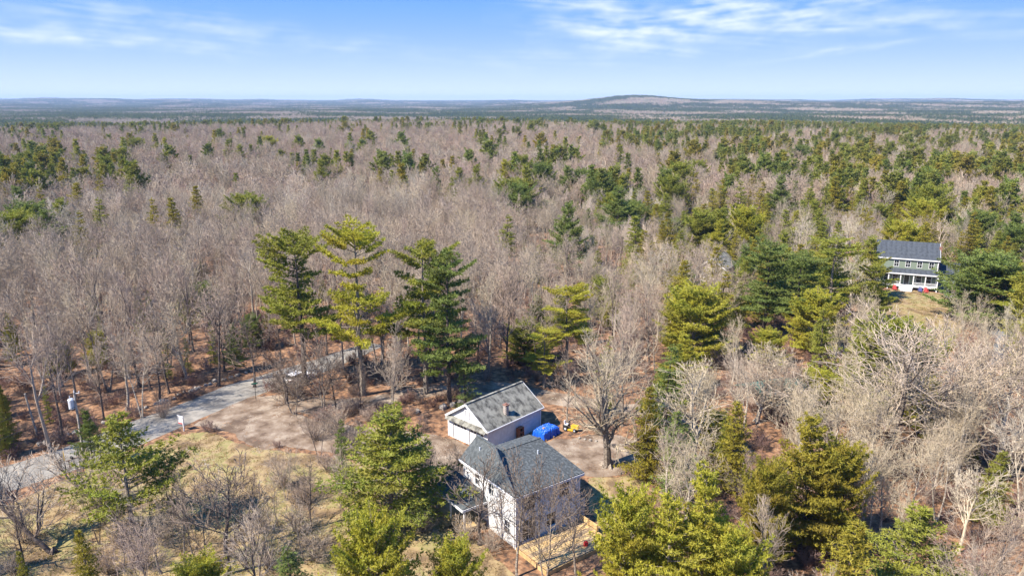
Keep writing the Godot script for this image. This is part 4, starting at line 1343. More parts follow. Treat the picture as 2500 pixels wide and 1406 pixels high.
	hd.bar(Vector3(-0.13, 0.42, 0), Vector3(-0.13, 0.52, 0), 0.03, 0.03)
	hd.bar(Vector3(-0.13, 0.52, 0), Vector3(0.1, 0.52, 0), 0.03, 0.03)
	hd.tube(Vector3(0.1, 0.42, 0), Vector3(0.22, 0.56, 0), 0.025, 0.02, 6, true)
	part("handle", hd, M.black, can)

func build_garage() -> void:
	var t := thing("garage", "white two-car garage with old stained grey roof and brick chimney", "garage", Vector3(-2.84, 0, -78.56), 0.817)
	var d1 := [0.75, 0.02, 3.2, 2.12]
	var d2 := [3.65, 0.02, 6.1, 2.12]
	var f := Vector3(0.25, 0, -7.0)
	wall(t, f, -PI / 2, 6.75, 2.8, [d1, d2], M.white, "wall", 0.2, 0.2)
	wall(t, Vector3(0.45, 0, -0.25), 0.0, 8.95, 2.8, [], M.white, "wall", 0.2, 0.2)
	wall(t, Vector3(9.6, 0, -0.25), PI / 2, 6.75, 2.8, [], M.white)
	wall(t, Vector3(9.4, 0, -7.0), PI, 8.95, 2.8, [], M.white)
	var g := MB.new()
	gable(g, 0.25, 0.2, -7.0, -0.25, -3.625, 2.8, 5.0)
	gable(g, 9.4, 0.2, -7.0, -0.25, -3.625, 2.8, 5.0)
	part("gable_wall", g, M.white, t)
	window(t, Vector3(0.22, 0, -7.0), -PI / 2, [3.05, 3.4, 3.7, 4.25], 2, 2)
	for o in [d1, d2]:
		var q := MB.new()
		for k in 4:
			q.span(Vector3(o[0], o[1] + k * 0.525, -0.14), Vector3(o[2], o[1] + k * 0.525 + 0.515, -0.09))
		var door := part("garage_door", q, M.trim, t)
		door.position = f
		door.rotation.y = -PI / 2
		for k in 4:
			var pn := MB.new()
			var x0: float = o[0] + 0.16 + k * 0.57
			pn.span(Vector3(x0, 1.7, -0.1), Vector3(x0 + 0.42, 2.0, -0.078))
			part("pane", pn, M.glass, door)
		var tr := MB.new()
		tr.span(Vector3(o[0] - 0.12, 0, -0.02), Vector3(o[0], o[3] + 0.12, 0.03))
		tr.span(Vector3(o[2], 0, -0.02), Vector3(o[2] + 0.12, o[3] + 0.12, 0.03))
		tr.span(Vector3(o[0], o[3], -0.02), Vector3(o[2], o[3] + 0.12, 0.028))
		var fr := part("door_trim", tr, M.trim, t)
		fr.position = f
		fr.rotation.y = -PI / 2
	# pent roof over the doors
	var p := MB.new()
	p.slab([Vector3(-0.35, 2.52, -7.05), Vector3(0.24, 2.86, -7.05), Vector3(0.24, 2.86, -0.2), Vector3(-0.35, 2.52, -0.2)], 0.07)
	part("pent_roof", p, M.shingle_old, t)
	# roof
	var y := 2.82
	var top := 5.22
	var r := MB.new()
	r.slab([Vector3(-0.05, y, 0.02), Vector3(-0.05, top, -3.625), Vector3(9.9, top, -3.625), Vector3(9.9, y, 0.02)], 0.12)
	r.slab([Vector3(-0.05, top, -3.625), Vector3(-0.05, y, -7.27), Vector3(9.9, y, -7.27), Vector3(9.9, top, -3.625)], 0.12)
	var roof := part("roof", r, M.shingle_old, t)
	courses("shingle_course", roof, M.shingle_old, Vector3(-0.05, y, 0.02), Vector3(9.9, y, 0.02), Vector3(-0.05, top, -3.625), Vector3(9.9, top, -3.625), 30)
	courses("shingle_course", roof, M.shingle_old, Vector3(-0.05, y, -7.27), Vector3(9.9, y, -7.27), Vector3(-0.05, top, -3.625), Vector3(9.9, top, -3.625), 30)
	var rc := MB.new()
	rc.bar(Vector3(-0.05, top + 0.05, -3.625), Vector3(9.9, top + 0.05, -3.625), 0.3, 0.05)
	part("ridge_cap", rc, M.shingle_old, roof)
	var tr2 := MB.new()
	tr2.bar(Vector3(-0.08, y - 0.1, 0.0), Vector3(-0.08, top - 0.1, -3.625), 0.05, 0.26)
	tr2.bar(Vector3(-0.08, y - 0.1, -7.25), Vector3(-0.08, top - 0.1, -3.625), 0.05, 0.26)
	tr2.bar(Vector3(9.93, y - 0.1, 0.0), Vector3(9.93, top - 0.1, -3.625), 0.05, 0.26)
	tr2.bar(Vector3(-0.05, y - 0.13, 0.05), Vector3(9.9, y - 0.13, 0.05), 0.06, 0.2)
	part("fascia", tr2, M.trim, roof)
	var c := MB.new()
	rng.seed = 66
	for i in 13:
		for k in 4:
			var a := k * PI / 2
			c.box(Vector3(4.1, 3.05 + i * 0.125, -0.95) + Vector3(cos(a), 0, sin(a)) * 0.17 + Vector3(-sin(a), 0, cos(a)) * (0.06 if i % 2 else -0.06), Vector3(0.2, 0.11, 0.3) if k % 2 == 0 else Vector3(0.3, 0.11, 0.2))
	c.box(Vector3(4.1, 3.8, -0.95), Vector3(0.42, 1.5, 0.42))
	var ch := part("chimney", c, M.brick, t)
	var cc := MB.new()
	cc.box(Vector3(4.1, 4.66, -0.95), Vector3(0.62, 0.1, 0.62))
	cc.tube(Vector3(4.1, 4.7, -0.95), Vector3(4.1, 4.86, -0.95), 0.15, 0.14, 10, true)
	part("chimney_cap", cc, M.brick_red, ch)
	var gut := MB.new()
	gut.bar(Vector3(-0.05, y - 0.06, 0.13), Vector3(9.9, y - 0.06, 0.13), 0.1, 0.1)
	part("gutter", gut, M.trim, t)
	gut = MB.new()
	gut.bar(Vector3(9.45, 0.1, -0.18), Vector3(9.45, 2.7, -0.18), 0.08, 0.08)
	part("downspout", gut, M.trim, t)
	var hatch := MB.new()
	hatch.span(Vector3(6.3, 1.5, -0.25), Vector3(8.2, 1.62, -0.17))
	hatch.span(Vector3(6.3, 1.0, -0.25), Vector3(6.4, 1.5, -0.21))
	part("wall_hatch", hatch, M.white, t)
	for q in [Vector3(0.24, 1.4, -0.24), Vector3(0.24, 1.4, -7.01), Vector3(9.61, 1.4, -0.24)]:
		var corner := MB.new()
		corner.box(q, Vector3(0.13, 2.78, 0.13))
		part("corner_board", corner, M.trim, t)
	# things along the shaded wall
	var B := Basis(UP, 0.817)
	var o := Vector3(-2.84, 0, -78.56)
	var cab := thing("wooden_cabinet", "brown wooden cabinet standing open against the shaded garage wall", "cabinet", o + B * Vector3(5.45, 0, 0.15), 0.817 + 0.12)
	for s in [-1.0, 1.0]:
		var q := MB.new()
		q.box(Vector3(s * 0.43, 0.8, 0), Vector3(0.05, 1.6, 0.55))
		part("side_panel", q, M.wood_brown, cab)
	for yy in [0.03, 0.55, 1.05, 1.58]:
		var q := MB.new()
		q.box(Vector3(0, yy, 0), Vector3(0.81, 0.04, 0.54))
		part("shelf", q, M.wood_brown, cab)
	var bp := MB.new()
	bp.box(Vector3(0, 0.8, -0.26), Vector3(0.81, 1.52, 0.03))
	part("back_panel", bp, M.wood_old, cab)
	var lad := thing("ladder", "white aluminium ladder lying on the ground beside the garage", "ladder", o + B * Vector3(7.1, 0, 0.55), 0.817 + 0.02)
	for s in [-1.0, 1.0]:
		var q := MB.new()
		q.box(Vector3(0, 0.06, s * 0.24), Vector3(2.9, 0.09, 0.05))
		part("rail", q, M.trim, lad)
	for i in 10:
		var q := MB.new()
		q.tube(Vector3(-1.3 + i * 0.29, 0.06, -0.24), Vector3(-1.3 + i * 0.29, 0.06, 0.24), 0.035, 0.035, 6)
		part("rung", q, M.trim, lad)
	# tarp over a pile
	var tarp := thing("blue_tarp", "bright blue tarp draped over a long pile beside the garage", "tarp", o + B * Vector3(8.45, 0, 1.75), 0.817)
	var noise := FastNoiseLite.new()
	noise.seed = 3
	noise.frequency = 0.9
	var tm := MB.new()
	var rows := []
	for j in 25:
		var row := []
		for i in 37:
			var u := i / 36.0 * 2.0 - 1.0
			var v := j / 24.0 * 2.0 - 1.0
			var ex := pow(clampf((1.0 - absf(u)) / 0.2, 0, 1), 0.16)
			var ez := pow(clampf((1.0 - absf(v)) / 0.28, 0, 1), 0.16)
			var hh := 1.15 * minf(ex, ez) * (0.92 + 0.08 * cos(u * 2.0))
			var fold := noise.get_noise_2d(u * 6.0, v * 4.0)
			var edge := 1.0 - minf(ex, ez)
			row.append(Vector3(u * 1.55 * (1.0 + 0.1 * edge * fold * 2.0), maxf(0.012, hh + 0.16 * fold + 0.1 * noise.get_noise_2d(u * 20.0, v * 14.0)), v * 0.95 * (1.0 + 0.35 * edge * noise.get_noise_2d(v * 9.0 + 30.0, u * 13.0))))
		rows.append(row)
	for j in 24:
		for i in 36:
			tm.quad(rows[j][i], rows[j][i + 1], rows[j + 1][i + 1], rows[j + 1][i])
	part("cover", tm, M.blue_tarp, tarp)
	for q in [Vector3(-1.2, 0.0, 0.92), Vector3(-1.45, 0.0, 0.3), Vector3(-0.6, 1.1, 0.1), Vector3(0.2, 0.0, 1.0)]:
		var s := MB.new()
		s.box(q + UP * 0.1, Vector3(0.3, 0.18, 0.22), Basis(UP, q.x * 3.0))
		part("weight_block", s, M.lumber_grey, tarp)

func wheel(parent: Node3D, at: Vector3, r: float, w: float) -> void:
	var b := MB.new()
	b.tube(at - Vector3(0, 0, w * 0.5), at + Vector3(0, 0, w * 0.5), r, r, 16, true)
	var p := part("wheel", b, M.rubber, parent)
	var h := MB.new()
	h.tube(at - Vector3(0, 0, w * 0.5 + 0.012), at + Vector3(0, 0, w * 0.5 + 0.012), r * 0.55, r * 0.5, 12, true)
	part("rim", h, M.metal_grey, p)

func rock_mesh(sd: int) -> ArrayMesh:
	rng.seed = sd
	var n := FastNoiseLite.new()
	n.seed = sd
	n.frequency = 0.9
	var b := MB.new()
	var g := []
	for j in 7:
		var row := []
		for i in 10:
			var th := PI * j / 6.0
			var ph := TAU * i / 9.0
			var d := Vector3(sin(th) * cos(ph), cos(th), sin(th) * sin(ph))
			row.append(d * Vector3(0.6, 0.42, 0.5) * (1.0 + 0.45 * n.get_noise_3dv(d * 1.6)) + Vector3(0, 0.28, 0))
		row[9] = row[0]
		g.append(row)
	for j in 6:
		for i in 9:
			b.quad(g[j][i], g[j][i + 1], g[j + 1][i + 1], g[j + 1][i])
	return b.mesh(M.stone)

func build_yard() -> void:
	# small yellow tractor
	var t := thing("garden_tractor", "small yellow and white garden tractor parked on the gravel yard edge", "tractor", Vector3(7.4, 0, -85.0), -0.45)
	for q in [[Vector3(-0.6, 0.3, 0.42), 0.3], [Vector3(-0.6, 0.3, -0.42), 0.3], [Vector3(0.6, 0.22, 0.4), 0.22], [Vector3(0.6, 0.22, -0.4), 0.22]]:
		wheel(t, q[0], q[1], 0.2)
	var b := MB.new()
	b.box(Vector3(0.5, 0.55, 0), Vector3(0.9, 0.42, 0.52))
	b.box(Vector3(0.98, 0.5, 0), Vector3(0.1, 0.3, 0.44))
	part("hood", b, M.yellow, t)
	b = MB.new()
	b.box(Vector3(-0.1, 0.36, 0), Vector3(1.5, 0.12, 0.5))
	b.box(Vector3(-0.62, 0.55, 0), Vector3(0.6, 0.2, 0.9))
	part("chassis", b, M.black, t)
	b = MB.new()
	b.box(Vector3(-0.62, 0.72, 0), Vector3(0.42, 0.12, 0.44))
	b.box(Vector3(-0.84, 0.95, 0), Vector3(0.1, 0.42, 0.42), Basis(Vector3.BACK, 0.2))
	part("seat", b, M.trim, t)
	b = MB.new()
	b.tube(Vector3(0.05, 0.6, 0), Vector3(-0.2, 1.0, 0), 0.025, 0.025, 6)
	b.tube(Vector3(-0.21, 1.0, 0), Vector3(-0.23, 1.03, 0), 0.17, 0.17, 12, true)
	part("steering_wheel", b, M.black, t)
	b = MB.new()
	b.box(Vector3(0.05, 0.2, 0), Vector3(0.7, 0.16, 1.0))
	part("mower_deck", b, M.yellow, t)
	# boulders
	var rocks := []
	for i in 4:
		rocks.append(rock_mesh(70 + i))
	rng.seed = 72
	for q in [[-8.0, -92.4, 0.9], [-6.9, -92.9, 1.1], [-5.6, -93.2, 0.8], [-9.2, -91.6, 1.0], [-12.6, -90.4, 0.8]]:
		var o := inst("boulder", rocks[rng.randi() % 4], self)
		o.position = Vector3(q[0], -0.03, q[1])
		o.rotation.y = rf(0, TAU)
		o.scale = Vector3.ONE * q[2]
		tag(o, "pale grey boulder under the trees behind the garage", "boulder", "boulders behind the garage")
	for q in [[8.2, -82.6, 0.35], [8.9, -82.3, 0.3], [9.5, -82.0, 0.4], [10.2, -81.8, 0.3], [10.9, -84.4, 0.45], [11.8, -84.0, 0.35]]:
		var o := inst("field_stone", rocks[rng.randi() % 4], self)
		o.position = Vector3(q[0], 0.0, q[1])
		o.rotation.y = rf(0, TAU)
		o.scale = Vector3.ONE * q[2]
		tag(o, "small grey stone in the row edging the gravel yard", "stone", "stones edging the gravel yard")
	# stone wall along the far side of the road
	var sw := thing("stone_wall", "low tumbled stone wall along the wooded side of the road", "wall", Vector3.ZERO)
	var line := [Vector2(-56.6, -80.5), Vector2(-52.6, -86.8), Vector2(-47.5, -94.2), Vector2(-43.6, -101.0), Vector2(-39.0, -106.0)]
	rng.seed = 73
	for i in line.size() - 1:
		var n := int(line[i].distance_to(line[i + 1]) / 0.85)
		for k in n:
			var p: Vector2 = line[i].lerp(line[i + 1], (k + rf(0, 0.6)) / n) + Vector2(rf(-0.3, 0.3), rf(-0.3, 0.3))
			var o := inst("stone", rocks[rng.randi() % 4], sw)
			o.position = Vector3(p.x, -0.05, p.y)
			o.rotation = Vector3(rf(-0.2, 0.2), rf(0, TAU), rf(-0.2, 0.2))
			o.scale = Vector3.ONE * rf(0.45, 0.85)

func build_roadside() -> void:
	# utility poles
	var tops := []
	for q in [[Vector3(-48.1, 0, -75.5), 9.0, true, "weathered utility pole carrying a grey transformer beside the road"], [Vector3(-25.6, 0, -105.4), 9.0, false, "plain utility pole farther up the road among pines"], [Vector3(-62.0, 0, -50.0), 9.0, false, "plain utility pole farther down the road by the lawn"]]:
		var t := thing("utility_pole", q[3], "utility pole", q[0])
		var b := MB.new()
		b.tube(Vector3(0, -0.3, 0), Vector3(0, q[1], 0), 0.15, 0.1, 10, true)
		part("pole", b, M.pole_wood, t)
		b = MB.new()
		b.tube(Vector3(0.1, q[1] - 0.15, 0), Vector3(0.55, q[1] - 0.1, 0), 0.03, 0.03, 6, true)
		b.tube(Vector3(0.55, q[1] - 0.12, 0), Vector3(0.55, q[1] + 0.1, 0), 0.06, 0.05, 8, true)
		b.tube(Vector3(0, q[1], 0), Vector3(0, q[1] + 0.22, 0), 0.05, 0.04, 8, true)
		part("insulator", b, M.trim, t)
		if q[2]:
			b = MB.new()
			b.tube(Vector3(-0.42, q[1] - 1.9, 0.1), Vector3(-0.42, q[1] - 0.85, 0.1), 0.3, 0.3, 16, true)
			b.tube(Vector3(-0.42, q[1] - 0.85, 0.1), Vector3(-0.42, q[1] - 0.72, 0.1), 0.32, 0.22, 16, true)
			var tr := part("transformer", b, M.metal_grey, t)
			b = MB.new()
			b.tube(Vector3(-0.5, q[1] - 0.74, 0.1), Vector3(-0.5, q[1] - 0.4, 0.1), 0.05, 0.04, 8, true)
			part("bushing", b, M.metal_grey, tr)
			b = MB.new()
			b.box(Vector3(-0.15, q[1] - 1.3, 0.05), Vector3(0.3, 0.08, 0.08))
			part("bracket", b, M.metal_grey, tr)
		tops.append(q[0] + UP * (q[1] - 0.1))
	var lean := thing("leaning_pole", "short grey pole leaning among brush across the road", "pole", Vector3(-58.5, 0, -83.5))
	var lb := MB.new()
	lb.tube(Vector3(0, -0.2, 0), Vector3(-0.55, 5.6, 0.2), 0.13, 0.1, 10, true)
	part("pole", lb, M.pole_wood, lean)
	var n := 0
	for pr in [[tops[0], tops[1], 0.5, 0.0], [tops[0], tops[2], 0.5, 0.0], [tops[0] - UP * 1.6, tops[1] - UP * 1.6, 0.7, 0.0], [tops[0] - UP * 1.6, tops[2] - UP * 1.6, 0.7, 0.0], [tops[0] - UP * 1.0, Vector3(-59.0, 5.4, -83.3), 0.3, 0.0]]:
		var b := MB.new()
		for i in 12:
			var a: Vector3 = pr[0].lerp(pr[1], i / 12.0)
			var c: Vector3 = pr[0].lerp(pr[1], (i + 1) / 12.0)
			a.y -= pr[2] * 4.0 * (i / 12.0) * (1.0 - i / 12.0)
			c.y -= pr[2] * 4.0 * ((i + 1) / 12.0) * (1.0 - (i + 1) / 12.0)
			b.tube(a, c, 0.028, 0.028, 4)
		var o := part("power_line", b, M.black, self)
		tag(o, ["upper wire strung up the road between utility poles", "upper wire strung down the road past the lawn", "lower cable strung up the road between utility poles", "lower cable strung down the road past the lawn", "guy wire from the transformer pole to the leaning pole"][n], "wire")
		n += 1
	# mailboxes
	var m := thing("mailbox_stand", "wooden rail stand with two dark mailboxes beside the road", "mailbox", Vector3(-49.2, 0, -75.4), 0.92)
	for x in [-0.55, 0.55]:
		var b := MB.new()
		b.box(Vector3(x, 0.5, 0), Vector3(0.1, 1.1, 0.1))
		part("post", b, M.wood_old, m)
	var rb := MB.new()
	rb.box(Vector3(0, 1.08, 0), Vector3(1.7, 0.09, 0.16))
	part("rail", rb, M.wood_old, m)
	for x in [-0.2, 0.5]:
		var b := MB.new()
		b.box(Vector3(x, 1.22, 0), Vector3(0.2, 0.18, 0.48))
		for k in 6:
			var a0 := PI * k / 6.0
			var a1 := PI * (k + 1) / 6.0
			var p0 := Vector3(x + cos(a0) * 0.1, 1.31 + sin(a0) * 0.1, -0.24)
			var p1 := Vector3(x + cos(a1) * 0.1, 1.31 + sin(a1) * 0.1, -0.24)
			var dz := Vector3(0, 0, 0.48)
			b.quad(p0, p1, p1 + dz, p0 + dz)
			b.tri(p0, p1, Vector3(x, 1.31, -0.24))
			b.tri(p1 + dz, p0 + dz, Vector3(x, 1.31, 0.24))
		part("mailbox", b, M.black, m)
	var my := thing("marker_post", "thin yellow reflective marker post at the road edge", "marker", Vector3(-51.3, 0, -76.9))
	var yb := MB.new()
	yb.box(Vector3(0, 0.6, 0), Vector3(0.1, 1.2, 0.03))
	part("post", yb, M.yellow, my)
	# street sign
	var s := thing("street_sign", "green street name sign on a thin post at the lane corner", "sign", Vector3(-35.3, 0, -94.6), 0.5)
	var sb := MB.new()
	sb.tube(Vector3(0, -0.1, 0), Vector3(0, 2.3, 0), 0.035, 0.035, 8)
	part("post", sb, M.black, s)
	sb = MB.new()
	sb.box(Vector3(0, 2.42, 0), Vector3(0.85, 0.2, 0.03))
	part("sign_plate", sb, M.sign_green, s)
	# white yard sign on a post with an arm
	var y := thing("yard_sign", "white hanging sign on a white post at the driveway mouth", "sign", Vector3(-41.0, 0, -84.8), -0.5)
	var b2 := MB.new()
	b2.box(Vector3(0, 0.95, 0), Vector3(0.12, 2.0, 0.12))
	part("post", b2, M.trim, y)
	b2 = MB.new()
	b2.box(Vector3(-0.45, 1.88, 0), Vector3(1.1, 0.09, 0.09))
	part("arm", b2, M.trim, y)
	b2 = MB.new()
	b2.box(Vector3(-0.5, 1.3, 0), Vector3(0.75, 0.9, 0.03), Basis(Vector3.BACK, 0.05))
	part("sign_plate", b2, M.trim, y)
	b2 = MB.new()
	b2.box(Vector3(-0.48, 0.95, 0.02), Vector3(0.72, 0.12, 0.03), Basis(Vector3.BACK, 0.05))
	part("sign_stripe", b2, M.red, y)
	car(Vector3(-31.3, 0.012, -101.6), 0.98)

func car(at: Vector3, turn: float) -> void:
	var t := thing("parked_car", "white car with dark windows on the road behind bare branches", "car", at, turn)
	var prof := [Vector2(-2.2, 0.35), Vector2(-2.25, 0.75), Vector2(-2.1, 1.0), Vector2(-1.2, 1.05), Vector2(1.0, 1.02), Vector2(2.05, 0.86), Vector2(2.2, 0.6), Vector2(2.15, 0.35)]
	var b := MB.new()
	extrude(b, prof, 0.86)
	part("body", b, M.car_white, t)
	b = MB.new()
	extrude(b, [Vector2(-1.95, 1.0), Vector2(-1.55, 1.46), Vector2(0.15, 1.48), Vector2(0.95, 1.0)], 0.72)
	part("window", b, M.glass, t)
	b = MB.new()
	extrude(b, [Vector2(-1.62, 1.4), Vector2(-1.5, 1.52), Vector2(0.1, 1.53), Vector2(0.25, 1.42)], 0.74)
	part("roof", b, M.car_white, t)
	for q in [Vector3(-1.4, 0.33, 0.78), Vector3(-1.4, 0.33, -0.78), Vector3(1.4, 0.33, 0.78), Vector3(1.4, 0.33, -0.78)]:
		wheel(t, q, 0.33, 0.22)
	for sd in [-1.0, 1.0]:
		b = MB.new()
		b.box(Vector3(-2.22, 0.82, sd * 0.68), Vector3(0.08, 0.18, 0.3))
		part("tail_light", b, M.red, t)
		b = MB.new()
		b.box(Vector3(2.1, 0.72, sd * 0.64), Vector3(0.12, 0.14, 0.34))
		part("headlight", b, M.metal_grey, t)

func extrude(b: MB, prof: Array, half: float) -> void:
	var n := prof.size()
	for i in n:
		var p: Vector2 = prof[i]
		var q: Vector2 = prof[(i + 1) % n]
		b.quad(Vector3(p.x, p.y, half), Vector3(p.x, p.y, -half), Vector3(q.x, q.y, -half), Vector3(q.x, q.y, half))
	for i in range(1, n - 1):
		for s in [1.0, -1.0]:
			b.tri(Vector3(prof[0].x, prof[0].y, half * s), Vector3(prof[i].x, prof[i].y, half * s), Vector3(prof[i + 1].x, prof[i + 1].y, half * s))

func build_neighbours() -> void:
	var o := Vector3(91.3, 0, -153.2)
	var t := thing("green_house", "sage green two-storey house with white columned front porch", "house", o, -0.4)
	var holes := []
	for x in [3.3, 5.55, 7.8, 10.05]:
		holes.append([x, 4.75, x + 0.85, 6.05])
	var lower := [[1.6, 1.5, 2.6, 2.9], [3.3, 1.5, 4.3, 2.9], [5.6, 0.92, 6.55, 3.0], [7.9, 1.5, 8.9, 2.9], [9.8, 1.5, 10.8, 2.9]]
	var f := Vector3(-11.9, 0, -1.8)
	wall(t, f, 0.0, 11.7, 6.75, holes + lower, M.sage)
	for h in holes:
		window(t, f, 0.0, h, 2, 2)
	for i in lower.size():
		window(t, f, 0.0, lower[i], 2 if i != 2 else 1, 1, M.trim, "window" if i != 2 else "front_door")
	wall(t, Vector3(-0.2, 0, -1.8), PI / 2, 7.4, 6.75, [], M.sage)
	wall(t, Vector3(-11.9, 0, -9.2), -PI / 2, 7.4, 6.75, [], M.sage)
	wall(t, Vector3(-0.4, 0, -9.0), PI, 11.3, 6.75, [], M.sage)
	var g := MB.new()
	gable(g, -0.41, 0.2, -9.2, -1.8, -5.5, 6.75, 9.6)
	gable(g, -11.9, 0.2, -9.2, -1.8, -5.5, 6.75, 9.6)
	part("gable_wall", g, M.sage, t)
	var r := MB.new()
	r.slab([Vector3(-12.3, 6.6, -1.55), Vector3(-12.3, 9.8, -5.5), Vector3(0.15, 9.8, -5.5), Vector3(0.15, 6.6, -1.55)], 0.15)
	r.slab([Vector3(-12.3, 9.8, -5.5), Vector3(-12.3, 6.6, -9.45), Vector3(0.15, 6.6, -9.45), Vector3(0.15, 9.8, -5.5)], 0.15)
	var roof := part("roof", r, M.shingle_blue, t)
	var fa := MB.new()
	fa.bar(Vector3(-12.3, 6.48, -1.52), Vector3(0.15, 6.48, -1.52), 0.08, 0.26)
	fa.bar(Vector3(0.17, 6.45, -1.52), Vector3(0.17, 9.65, -5.5), 0.06, 0.26)
	part("fascia", fa, M.trim, roof)
	for x in [-11.9, -0.2]:
		var cb := MB.new()
		cb.box(Vector3(x, 3.3, -1.79), Vector3(0.2, 6.5, 0.2))
		part("corner_board", cb, M.trim, t)
	var chm := MB.new()
	chm.box(Vector3(0.2, 4.6, -4.3), Vector3(0.5, 9.2, 0.7))
	part("chimney", chm, M.brick_red, t)
	# porch
	var p := MB.new()
	p.slab([Vector3(-12.1, 3.75, 0.25), Vector3(-12.1, 4.4, -1.78), Vector3(0.1, 4.4, -1.78), Vector3(0.1, 3.75, 0.25)], 0.12)
	var pr := part("porch_roof", p, M.shingle_blue, t)
	p = MB.new()
	p.bar(Vector3(-12.1, 3.58, 0.24), Vector3(0.1, 3.58, 0.24), 0.08, 0.26)
	part("fascia", p, M.trim, pr)
	p = MB.new()
	p.span(Vector3(-12.0, 0.72, -1.79), Vector3(0.0, 0.9, 0.1))
	part("porch_floor", p, M.trim, t)
	for x in [-11.9, -9.55, -7.2, -4.7, -2.4, -0.1]:
		p = MB.new()
		p.box(Vector3(x, 2.2, 0.0), Vector3(0.2, 2.62, 0.2))
		p.box(Vector3(x, 0.36, 0.0), Vector3(0.2, 0.72, 0.2))
		part("column", p, M.trim, t)
	for e in [[-11.8, -9.65], [-9.45, -7.3], [-4.6, -2.5], [-2.3, -0.2]]:
		p = MB.new()
		p.span(Vector3(e[0], 1.7, -0.03), Vector3(e[1], 1.78, 0.03))
		p.span(Vector3(e[0], 1.0, -0.03), Vector3(e[1], 1.06, 0.03))
		var n := 14
		for i in n:
			var x: float = lerpf(e[0], e[1], (i + 0.5) / n)
			p.span(Vector3(x - 0.02, 1.06, -0.02), Vector3(x + 0.02, 1.7, 0.02))
		part("railing", p, M.trim, t)
	for k in 5:
		p = MB.new()
		p.span(Vector3(-7.05, 0, 0.12 + k * 0.28), Vector3(-4.85, 0.74 - k * 0.15, 0.4 + k * 0.28))
		part("step", p, M.trim, t)
	# wing
	var wf := MB.new()
	wf.span(Vector3(-0.19, 0, -9.0), Vector3(5.6, 3.6, -3.6))
	part("wing_wall", wf, M.sage, t)
	var wr := MB.new()
	wr.slab([Vector3(0.0, 3.5, -3.2), Vector3(0.0, 5.6, -6.3), Vector3(5.9, 5.6, -6.3), Vector3(5.9, 3.5, -3.2)], 0.12)
	wr.slab([Vector3(0.0, 5.6, -6.3), Vector3(0.0, 3.5, -9.4), Vector3(5.9, 3.5, -9.4), Vector3(5.9, 5.6, -6.3)], 0.12)
	part("wing_roof", wr, M.shingle_blue, t)
	var B := Basis(UP, -0.4)
	# lawn chairs
	for c in [[Vector3(-8.2, 0, 1.3), M.chair_red, "faded red lawn chair standing alone before the porch steps", 0.1], [Vector3(-3.3, 0, 1.3), M.chair_blue, "dark blue lawn chair next to a red one by the porch", -0.1], [Vector3(-2.2, 0, 1.4), M.chair_red, "red lawn chair next to the dark blue one by the porch", 0.15]]:
		var ch := thing("lawn_chair", c[2], "chair", o + B * c[0], -0.4 + c[3], "lawn chairs by the porch")
		var q := MB.new()
		q.box(Vector3(0, 0.36, 0), Vector3(0.62, 0.06, 0.6), Basis(Vector3.RIGHT, 0.12))
		part("seat", q, c[1], ch)
		for i in 4:
			q = MB.new()
			q.box(Vector3(-0.24 + i * 0.16, 0.74, -0.36), Vector3(0.13, 0.8, 0.04), Basis(Vector3.RIGHT, -0.3))
			part("back_slat", q, c[1], ch)
		for sx in [-1.0, 1.0]:
			q = MB.new()
			q.box(Vector3(sx * 0.4, 0.6, 0.02), Vector3(0.14, 0.04, 0.7))
			part("armrest", q, c[1], ch)
			q = MB.new()
			q.box(Vector3(sx * 0.36, 0.29, 0.3), Vector3(0.06, 0.58, 0.08))
			part("leg", q, c[1], ch)
			q = MB.new()
			q.box(Vector3(sx * 0.33, 0.2, -0.35), Vector3(0.06, 0.4, 0.08), Basis(Vector3.RIGHT, 0.3))
			part("leg", q, c[1], ch)
	var fr := thing("toy_disc", "lime green plastic disc lying on the lawn of the green house", "toy", Vector3(74.8, 0.012, -126.0))
	var fb := MB.new()
	fb.tube(Vector3(0, 0, 0), Vector3(0, 0.12, 0), 0.5, 0.42, 16, true)
	part("disc", fb, M.lime, fr)
	# stone edging wall along the walk
	var ew := thing("garden_edging", "curved pale stone edging beside the porch of the green house", "edging", Vector3.ZERO)
	for i in 12:
		var a := i / 11.0
		var q := MB.new()
		var pt := o + B * Vector3(0.6 + a * 3.6, 0.12, 0.4 + a * a * 2.4)
		q.box(pt, Vector3(0.36, 0.3, 0.4), Basis(UP, a * 0.8))
		part("stone", q, M.stone, ew)
	# playset behind
	var ps := thing("playset", "red roofed children's playset on posts behind the green house", "playset", Vector3(103.0, 0, -196.0), -0.3)
	for sx in [-1.0, 1.0]:
		for sz in [-1.0, 1.0]:
			var q := MB.new()
			q.box(Vector3(sx * 1.0, 1.6, sz * 1.0), Vector3(0.12, 3.2, 0.12))
			part("post", q, M.wood_brown, ps)
	var pb := MB.new()
	pb.box(Vector3(0, 1.5, 0), Vector3(2.0, 0.1, 2.0))
	part("platform", pb, M.lumber, ps)
	pb = MB.new()
	pb.slab([Vector3(-1.3, 3.1, 1.3), Vector3(-1.3, 4.2, 0), Vector3(1.3, 4.2, 0), Vector3(1.3, 3.1, 1.3)], 0.05)
	pb.slab([Vector3(-1.3, 4.2, 0), Vector3(-1.3, 3.1, -1.3), Vector3(1.3, 3.1, -1.3), Vector3(1.3, 4.2, 0)], 0.05)
	part("canopy", pb, M.red, ps)
	pb = MB.new()
	pb.box(Vector3(0, 1.9, 1.02), Vector3(2.0, 0.6, 0.05))
	part("side_panel", pb, M.red, ps)
	pb = MB.new()
	pb.bar(Vector3(1.1, 1.5, 0), Vector3(3.0, 0.1, 0), 0.55, 0.06)
	part("slide", pb, M.yellow, ps)
	# cream house in the trees
	var c := thing("cream_house", "cream house gable showing between bare trees", "house", Vector3(47.6, 0, -160.0), -0.55)
